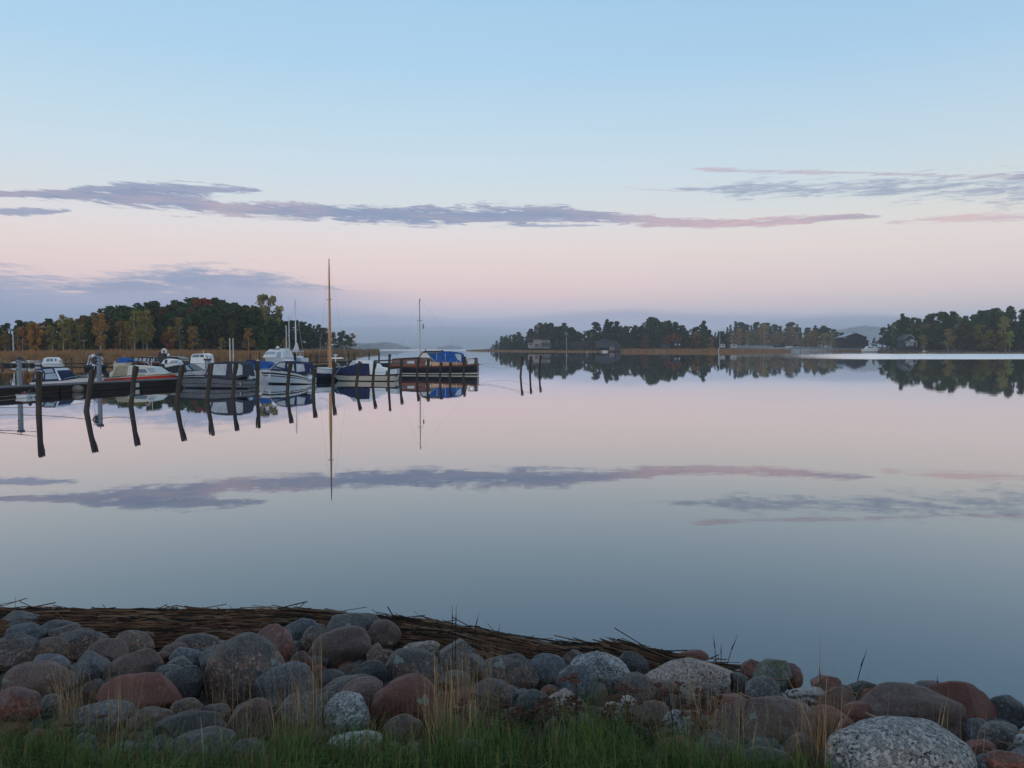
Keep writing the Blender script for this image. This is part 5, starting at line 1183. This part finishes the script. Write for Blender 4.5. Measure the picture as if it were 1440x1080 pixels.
for (p, q) in ((191.8,198.5),(199.5,203.5),(205,210.5),(212,215),(219.5,222.5)): b.pane([(p,507.8),(p+1,503.6),(q-.4,503.2),(q,507.8)], m_clear)
b = Boat('fishing_boat', 236, 517, 'dark fishing boat with black wheelhouse and long dark awning', yaw=-.2)
b.hull([(223,508),(268,508)], 2.4, 'L', [(.5, m_black), (1, m_navyh)], m_darkgr); b.prism('wheelhouse', [(225.5,508),(226,496.8),(234.2,496.6),(234.2,508)], 1.4, 1.2, m_black)
b.prism('awning', [(224,504.2),(224,502),(238,501),(256,501.6),(265,504.6),(262,505.6),(240,504.6)], 2.1, 1.9, m_black)
b.tube('horn', [(222.5,497),(226,494.6)], .12, m_maroon); mb = MB(); mb.torus((b.X(231.5),-.1,b.Z(494.6)), .35, .14); mb.build('lifebuoy', m_white, b.root); mb = MB(); mb.ball((b.X(237.3),0,b.Z(500)), (.2,.2,.35)); mb.build('lamp', m_white, b.root)
b = Boat('motor_boat', 243, 519.5, 'small white boat with black slanting stripes under the dark awning')
b.hull([(230.5,511.5),(254,510)], 2., 'L', [(.4, m_black), (1, m_white)], m_white); b.prism('cabin', [(231,511.5),(234,506),(238,504.4),(252,506.4),(254,510.5)], 1.7, 1.2, m_white)
b.pane([(236,511),(235.6,505.8),(239.4,505.4),(239.8,511)], m_black, 'door')
for p in (243, 246.6, 250): b.pane([(p,511),(p+4,506.6),(p+5.4,506.8),(p+1.6,511)], m_black, 'stripe')
b = Boat('motor_boat', 262, 515, 'small beige covered boat at the right end of the dark awning')
b.hull([(254,508.4),(270,508)], 1.8, 'L', [(.5, m_darkgr), (1, m_cream)], m_cream); b.prism('cover', [(255,508.4),(257,504.4),(261,504),(267,506.6),(269,508)], 1.5, 1., m_beigec)
b = Boat('cabin_boat', 285, 521.5, 'tall white cabin boat with dark front windows beyond the grey boat', yaw=.1)
b.hull([(271.5,510.8),(300,511)], 2.7, 'L', [(.25, m_black), (.8, m_white), (1, m_white)], m_white, bluff=4); b.prism('cabin', [(272,510.5),(273,501.5),(275.2,497.6),(292,497),(296.6,499),(297.4,511)], 2.3, 1.9, m_white)
b.pane([(273.8,502.2),(275.6,498.8),(284.5,498.3),(284,502.4)], m_glass, 'windscreen'); b.pane([(285.3,502.2),(285.3,498.6),(290,498.8),(290,502)], m_black); b.pane([(292.3,502.6),(292.2,499),(296,499.4),(296,502.6)], m_bluglass); b.tube('antenna', [(287,497),(286.6,492.4)], .04, m_cream)
b = Boat('cabin_cruiser', 388, 516.5, 'big pale cabin cruiser with slanted blue windows before the reeds', yaw=-.3)
b.hull([(371,501.5),(390,502.6),(408,502.8)], 3.2, 'L', [(.55, m_cream), (1, m_off)], m_white, rake=.14); b.prism('superstructure', [(376,502.5),(380,495.4),(384,491.6),(392,489.8),(402,490.2),(405.5,493),(407,502.8)], 2.8, 2.0, m_white)
b.pane([(378.5,498.6),(381.2,494.8),(396,494.9),(393.5,498.4)], m_bluglass, 'windscreen'); b.pane([(397,502),(397,495.4),(403.5,494.2),(404.5,502)], m_bluglass); b.prism('hardtop', [(389,491.2),(390,490),(401,490),(401,491.2)], 2.3, 2.2, m_darkgr); mb = MB(); mb.ball((b.X(391.3),0,b.Z(489)), .25); mb.build('radar_dome', m_white, b.root)
b.tube('antenna', [(396,490),(396.3,487)], .03, m_black)
b = Boat('sailing_boat', 412, 515.5, 'white sailing yacht with bare mast and bundled white sail beyond the white boat', yaw=-.25)
b.hull([(394.5,504),(412,505),(430,503.2)], 2.9, 'L', [(.2, m_navyh), (1, m_white)], m_white, rake=.12); b.prism('coachroof', [(400,504.5),(405,500.6),(422,500.4),(426,504)], 1.8, 1.4, m_white)
for p in (407, 412, 418): b.pane([(p,503),(p,501.6),(p+2.6,501.6),(p+2.6,503)], m_glass)
mb = MB(); mb.tube([(b.X(417),0,b.Z(503)),(b.X(416.3),0,b.Z(421))], [.13,.08], 8); mb.build('mast', m_alu, b.root); mb = MB(); mb.tube([(b.X(411),0,b.Z(464)),(b.X(421),0,b.Z(464))], .04, 5); mb.build('spreader', m_alu, b.root)
b.prism('furled_sail', [(412,495),(414.5,489.5),(417.3,482),(418.6,482),(421,492),(420.6,494.6)], .5, .25, m_sail); b.tube('boom', [(416.5,495),(428,494)], .09, m_alu)
mb = MB()
for q in (396, 428.5): mb.tube([(b.X(q),0,b.Z(503)),(b.X(416.3),0,b.Z(422))], .015, 4)
mb.build('rigging', m_steel, b.root); b.tube('stern_rail', [(424,503),(424.6,499),(427.6,496),(429.6,503)], .04, m_steel, -.9)
b = Boat('sailing_boat', 405, 517, 'smaller white sailing boat with two thin masts beside the cabin cruiser', yaw=-.2)
b.hull([(396,507.5),(414,508)], 2.2, 'L', [(.3, m_navyh), (1, m_white)], m_white); b.prism('coachroof', [(399,507.4),(401,505.4),(410,505.4),(412,507.6)], 1.4, 1.1, m_white)
for (q, t) in ((407.5,445),(403.3,457.5)):
    mb = MB(); mb.tube([(b.X(q),0,b.Z(507)),(b.X(q-.4),0,b.Z(t))], [.09,.06], 6); mb.build('mast', m_alu, b.root)
# poles
def pole(px, pw, pt, r, m, lab, cross=None, name='lamp_pole', z=0, d=None):
    p = W(px, pw) if d is None else Vector(((px-720)/F*d, d, z)); root = empty(name, p); h = U(px, pt, p.y).z - p.z; mb = MB(); mb.tube([(0,0,-.3),(0,0,h)], [r, r*.8], 6); mb.build('pole', m, root)
    if cross: c = MB(); c.box((0,0,h-.05), (cross, .2, .14)); c.build('lamp_head', m_darkgr, root)
    tag(root, lab, 'pole'); return root
pole(323.8,519,475.5,.10,m_cream,'left of two slim cream posts behind the grey boat', name='post'); pole(328.3,519,475.5,.08,m_cream,'right of two slim cream posts behind the grey boat', name='post')
mg = mat('grey_pole', (.12,.115,.10), .8, .1, 3)
pole(119,513,478,.12,mg,'grey lamp pole with a cross bar before the reeds at left',1.3); pole(279,0,477,.1,mg,'slim lamp pole with a cross bar standing at the wood edge',1.3,d=196,z=0); pole(450,0,474.5,.12,mg,'far lamp pole with a cross bar before the misty wood',1.9,d=260,z=0)
pole(19.5,0,465,.12,m_white,'white flag pole before the dark trees at far left', name='flag_pole', d=190, z=0)

# ropes
rope(PILETOP[0]+Vector((0,0,-.55)), on_jetty(44)+Vector((.1,0,.02)), .25, 'slack rope from the first pile to the jetty end')
rope(PILETOP[0]+Vector((0,0,-.9)), PILETOP[0]+Vector((-6,-1.5,-1.0)), .25, 'rope from the first pile leaving the frame at left')
rope(PILETOP[0]+Vector((0,0,-1.1)), PILETOP[0]+Vector((-6,-3,-1.45)), .1, 'lower rope from the first pile leaving the frame at left')
rope(PILETOP[2]+Vector((0,-.1,-1.35)), PILETOP[1]+Vector((0,.2,-1.5)), .12, 'rope hanging between the second and third piles')
rope(PILETOP[1]+Vector((0,0,-1.5)), PILETOP[0]+Vector((-3,1.5,-1.7)), .1, 'rope from the second pile to the left behind the first')
for i, tgt, sag, lab in [(3,(262,528),.15,'rope from the fourth pile to the bow of the red boat'),(4,(275,541),.1,'rope from the fifth pile down to the grey boat bow'),(9,(448,524),.2,'rope from the tenth pile to the sailing boat'),(10,(500,528),.15,'rope from the eleventh pile to the cream hull'),(11,(508,530),.15,'rope from the twelfth pile to the cream hull'),(13,(556,520),.1,'rope from the fourteenth pile to the wooden bow')]:
    q = PILETOP[i]+Vector((0,0,-.6)); rope(q, U(tgt[0], tgt[1], q.y+4), sag, lab, .01)
st_ = W(672, 526.6)
for i, sag, lab, dz in ((19,.35,'sagging rope from the wooden stern to the left lone pile',-.15),(20,.1,'straighter rope from the wooden stern to the middle lone pile',-.1),(21,.75,'deepest sagging rope from the wooden stern to the right lone pile',-.3)):
    rope(U(672, 512, st_.y), PILETOP[i]+Vector((0,0,dz)), sag, lab, .011)

# ------------------------------------------------------------------ houses and things on the right shores
m_stucco = mat('pale_stucco', (.30,.27,.24), .9, .08, .5); m_roofd = mat('dark_roof', (.045,.048,.055), .7, .15, .5); m_roofl = mat('frosted_roof', (.40,.45,.53), .5, .08, .5); m_barn = mat('dark_barn_boards', (.028,.026,.028), .85, .2, .5, stretch=(3,3,.3)); m_win = mat('window_glass', (.05,.06,.08), .1, .1, 1, spec=.8); m_winl = mat('pale_window', (.5,.5,.5), .3, .05, 1); m_bluew = mat('grey_blue_boards', (.055,.062,.07), .85, .12, .6)
class House:
    def __init__(s, name, px, d, lab, cat='house', yaw=0, L=None, base=None):
        g = base if base is not None else (L.g(px, d) if L else .5)
        s.root = empty(name, ((px-720)/F*d, d, g), yaw); s.px0 = px; s.d = d; s.k = d/F; s.g = g; tag(s.root, lab, cat)
    def X(s, px): return (px-s.px0)*s.k
    def Z(s, py): return U(s.px0, py, s.d).z - s.g
    def wall(s, x0, x1, yt, yb, depth, m, y=0, name='wall'):
        mb = MB(); z0, z1 = s.Z(yb), s.Z(yt); mb.box(((s.X(x0)+s.X(x1))/2, depth/2+y, (z0+z1)/2), (s.X(x1)-s.X(x0), depth, z1-z0)); return mb.build(name, m, s.root)
    def flat(s, x0, x1, yt, yb, depth, m, y=0): return s.wall(x0, x1, yt, yb, depth, m, y, 'roof')
    def win(s, x0, x1, yt, yb, m=None, y=0):
        mb = MB(); mb.box(((s.X(x0)+s.X(x1))/2, y-.04, (s.Z(yt)+s.Z(yb))/2), (s.X(x1)-s.X(x0), .1, s.Z(yt)-s.Z(yb))); return mb.build('window', m or m_win, s.root)
    def gable(s, x0, x1, xr, yr, ye, depth, m, y=0, gm=None, over=.4):
        """ridge runs away from the camera"""
        mb = MB(); P = [(s.X(x0)-over, s.Z(ye)-.2), (s.X(xr), s.Z(yr)), (s.X(x1)+over, s.Z(ye)-.2), (s.X(x1)+over, s.Z(ye)-.5), (s.X(xr), s.Z(yr)-.35), (s.X(x0)-over, s.Z(ye)-.5)]
        vs = [(a, y-over, z) for a, z in P]+[(a, y+depth+over, z) for a, z in P]
        mb.add(vs, [(0,1,4,5),(1,2,3,4),(6,11,10,7),(7,10,9,8)]+[(i, i+6, (i+1) % 6+6, (i+1) % 6) for i in range(6)]); mb.build('roof', m, s.root)
        if gm: g = MB(); g.slab([(s.X(x0), s.Z(ye)-.5), (s.X(x1), s.Z(ye)-.5), (s.X(xr), s.Z(yr)-.4)], y+.02, y+depth-.02); g.build('gable', gm, s.root)
h = House('villa', 758, L_isl.d0(758)+32, 'pale two storey villa with flat dark roofs on the far island', L=L_isl)
h.wall(750, 761, 477.5, 489.5, 7, m_stucco); h.wall(742.5, 750, 482, 489.5, 6, m_stucco, .4); h.wall(761, 773.5, 478.3, 489.5, 7, m_stucco, .8)
h.flat(740, 772, 475.6, 477.4, 9, m_roofd, -.8); h.flat(741.5, 750, 479, 480.2, 7, m_roofd, -.3)
for a in ((764,766.5,479.6,481.4),(767.5,770.5,479.6,481.4)): h.win(*a, y=.8)
for a in ((744,748.6,482.9,485),(752,757,483.6,488),(758,760,484.6,488)): h.win(*a, y=.4 if a[0] < 750 else 0)
h.win(762, 773, 483.5, 488, y=.8); h.flat(761, 784, 482.2, 483.2, 4, m_roofd, -3.4)
h = House('long_house', 812, L_isl.d0(812)+40, 'long low dark house under the trees right of the villa', L=L_isl); h.wall(801, 832, 482, 489, 7, m_barn); h.flat(799, 834, 480.4, 481.8, 9, m_roofd, -1); 
for x in (803,808,816,824): h.win(x, x+2.4, 483.4, 486)
h = House('shore_house', 852, L_isl.d0(852)+36, 'grey blue low house with a pale roof behind the boathouse', L=L_isl); h.wall(838, 869, 480, 489, 8, m_bluew); h.gable(838, 869, 852, 476.5, 480.6, 9, mat('slate_roof', (.055,.062,.075), .6, .1, .5), 0, m_bluew)
for x in (841,846,858,863): h.win(x, x+2.4, 483, 485.4)
h = House('boathouse', 866, L_isl.d0(866)-3, 'small boathouse on a dark quay at the water of the far island', 'boathouse', base=0.); h.wall(857, 873, 492.4, 495.6, 5, m_barn, 0, 'quay'); h.wall(858, 864, 487.6, 492.3, 3, m_stucco, .6); h.wall(865, 872.6, 485, 492.3, 4, m_bluew, .6); h.flat(857, 864.6, 486.8, 487.6, 4, m_roofd, .2); h.flat(864.8, 873.2, 484, 485, 5, m_roofd, .2); h.win(859.5, 862.6, 488.8, 490.8, y=.6)
pole(796.5, 0, 473, .14, m_white, 'tall white flag pole on the far island right of the villa', name='flag_pole', d=L_isl.d0(796)+10, z=.3)
pole(1011.8, 0, 469.5, .16, m_white, 'white pole rising from the reed spit on the right', name='flag_pole', d=L_isl.d0(1011)+14, z=.3)
pole(1010.5, 501.5, 488.8, .12, m_cream, 'pale channel stake standing in the water before the reed spit', name='stake'); pole(825.5, 497, 492.6, .14, m_cream, 'tiny pale stake in the water before the far island', name='stake')
h = House('shed', 937, L_isl.d0(937)+30, 'low grey roofed shed under the far island trees', L=L_isl); h.wall(930, 943, 485.4, 490, 5, m_bluew); h.flat(929, 944, 484.2, 485.3, 7, m_roofd, -1)
h = House('cottage', 952, L_isl.d0(952)+36, 'small cottage with dim lit looking gable behind the orange tree', L=L_isl); h.wall(946, 958, 482, 489, 7, m_barn); h.gable(946, 958, 952, 477.5, 482.4, 7, m_roofd, 0, m_barn); h.win(949, 951, 483.4, 485.4, m_winl); h.win(954, 956, 483.4, 485.4, m_winl)
for (a, c, lab) in ((1013.5,1019,'small pale van or shed in the mist beside the white pole'),(1028,1035.5,'small white van or shed in the mist further right')):
    h = House('shed', (a+c)/2, L_isl.d0(1020)+26, lab, 'shed', L=L_isl); h.wall(a, c, 483.6, 488.6, 3, m_winl); h.flat(a-.6, c+.6, 482.8, 483.6, 3.6, m_bluew, -.3); h.win(a+1.5, c-1.5, 484.6, 486.4)
h = House('barn', 1201, L_mid.d0(1201)+34, 'big dark wooden barn with frost pale roof slope on the right', 'barn', L=L_mid)
h.wall(1185, 1218, 473.4, 489.5, 12, m_barn); h.gable(1185, 1218, 1202, 467.6, 473.6, 12, m_roofl, 0, m_barn, .8); h.wall(1204, 1218.4, 479.5, 489.5, 4, m_barn, -3, 'annex'); h.flat(1202.5, 1219.5, 478.6, 479.5, 5, m_roofd, -3.6); h.win(1186.3, 1189, 473.9, 475.4, m_winl); h.wall(1202.2, 1204, 466.4, 469.4, 1, m_roofd, 6, 'chimney'); h.win(1194, 1198, 476.4, 478.4)
h = House('gabled_house', 1276, L_right.d0(1276)+26, 'gabled house with white eaves and a veranda on the right shore', L=L_right)
h.wall(1269, 1288, 477, 490, 8, m_bluew); h.gable(1268, 1289, 1278.5, 469.6, 477.6, 8, m_roofd, 0, m_bluew, .5)
mb = MB(); mb.tube([(h.X(1277.8), -.75, h.Z(470.2)), (h.X(1284.8), -.75, h.Z(475.8))], .16, 4); mb.tube([(h.X(1277.8), -.75, h.Z(470.2)), (h.X(1269), -.75, h.Z(477))], .12, 4); mb.build('eaves', m_winl, h.root)
h.win(1279, 1284.5, 477.4, 479.6, m_winl); h.wall(1271.5, 1285, 480.3, 481.4, 3, m_winl, -3, 'veranda_roof'); h.win(1273, 1284, 482, 486, m_roofl, y=-.1)
for x in (1272, 1278.5, 1284.8): h.wall(x, x+.6, 481.4, 487.6, .3, m_winl, -2.9, 'veranda_post')
h.wall(1286, 1296, 480.5, 489, 5, m_barn, 1, 'annex'); h.win(1290, 1293, 482.6, 485.6, m_bluew, y=1)
b = Boat('motor_boat', 1225, 495.0, 'white motor boat with slanted cabin anchored before the dark barn', yaw=0)
b.hull([(1212.5,491),(1225,490.4),(1237,489.8)], 3.4, 'R', [(.15, m_darkgr), (1, m_white)], m_white, rake=.16); b.prism('cabin', [(1216,490.8),(1218.6,487),(1228,486.8),(1233.5,490)], 2.7, 2.1, m_white); b.pane([(1219,489.4),(1220,487.7),(1226.5,487.6),(1229,489.2)], m_glass, 'windscreen'); b.outboard(1212, 491.4, 1.2, 0, m_white)
b = Boat('motor_boat', 1432, 493.8, 'small boat with pale cabin windows cut by the right frame edge', yaw=0)
b.hull([(1424.5,489.2),(1448,488.6)], 3., 'R', [(.4, m_black), (1, m_bluew)], m_bluew); b.prism('cabin', [(1426,488.8),(1429,485),(1444,484.8),(1446,488.6)], 2.3, 1.9, m_darkgr)
for p in (1429.5,1433.5,1437.5): b.pane([(p,488),(p+.5,486),(p+2.8,486),(p+2.8,488)], m_clear)
b = Boat('rowing_boat', 850, 494.9, 'tiny white rowing boat drawn up left of the boathouse', yaw=0); b.hull([(846,492.8),(854.5,493)], 1.6, 'L', [(.3, m_cream), (1, m_white)], m_white)
b = Boat('rowing_boat', 1299, 496, 'small upturned pale rowing boat by the right shore', yaw=.3); b.hull([(1296.5,492.6),(1302.5,493.3)], 1.4, 'L', [(.3, m_cream), (1, m_cream)], m_cream)
def quay(x0, x1, yw, yt, m, lab, dep=3):
    p = W((x0+x1)/2, yw); root = empty('quay', p); mb = MB(); k = p.y/F; h = U(x0, yt, p.y).z; L = (x1-x0)*k; n = max(2, int(L/6))
    mb.box((0,dep/2,h-.15), (L, dep, .3)); mb.build('walkway', m, root); q = MB()
    for i in range(n+1): q.tube([(-L/2+L*i/n, .15, -1), (-L/2+L*i/n, .15, h-.2)], .15, 6)
    q.build('support', m_pile, root); tag(root, lab, 'quay')
quay(1322, 1353, 497.5, 492.4, m_deckw, 'low pale wooden quay on the right shore'); quay(1256, 1290, 496.6, 492, m_deckw, 'short grey quay below the gabled house'); quay(1112, 1140, 494, 489.6, m_dside, 'dark low landing right of the reed spit tip', 5); quay(1137, 1160, 493.2, 488.4, m_dside, 'further dark landing fading in mist', 5)
pole(1118.5, 494.2, 490.6, .16, m_white, 'white mark at the tip of the reed spit', name='stake')
b = House('raised_boat', 1100, L_isl.d0(1100)+12, 'dark boat laid up on the reed spit near its tip', 'boat', base=.4); b.wall(1088, 1113, 485.6, 486.8, 3, m_bluew, 0, 'deck'); b.wall(1099, 1103, 482.6, 485.5, 2, m_barn, .4, 'wheelhouse'); b.wall(1104, 1112.6, 486.8, 488.6, 3, m_cream, 0, 'hull'); b.wall(1089, 1103.9, 486.8, 488.4, 2.6, m_barn, .2, 'dark_hull')  # left half of the hull is dark boards, set slightly back
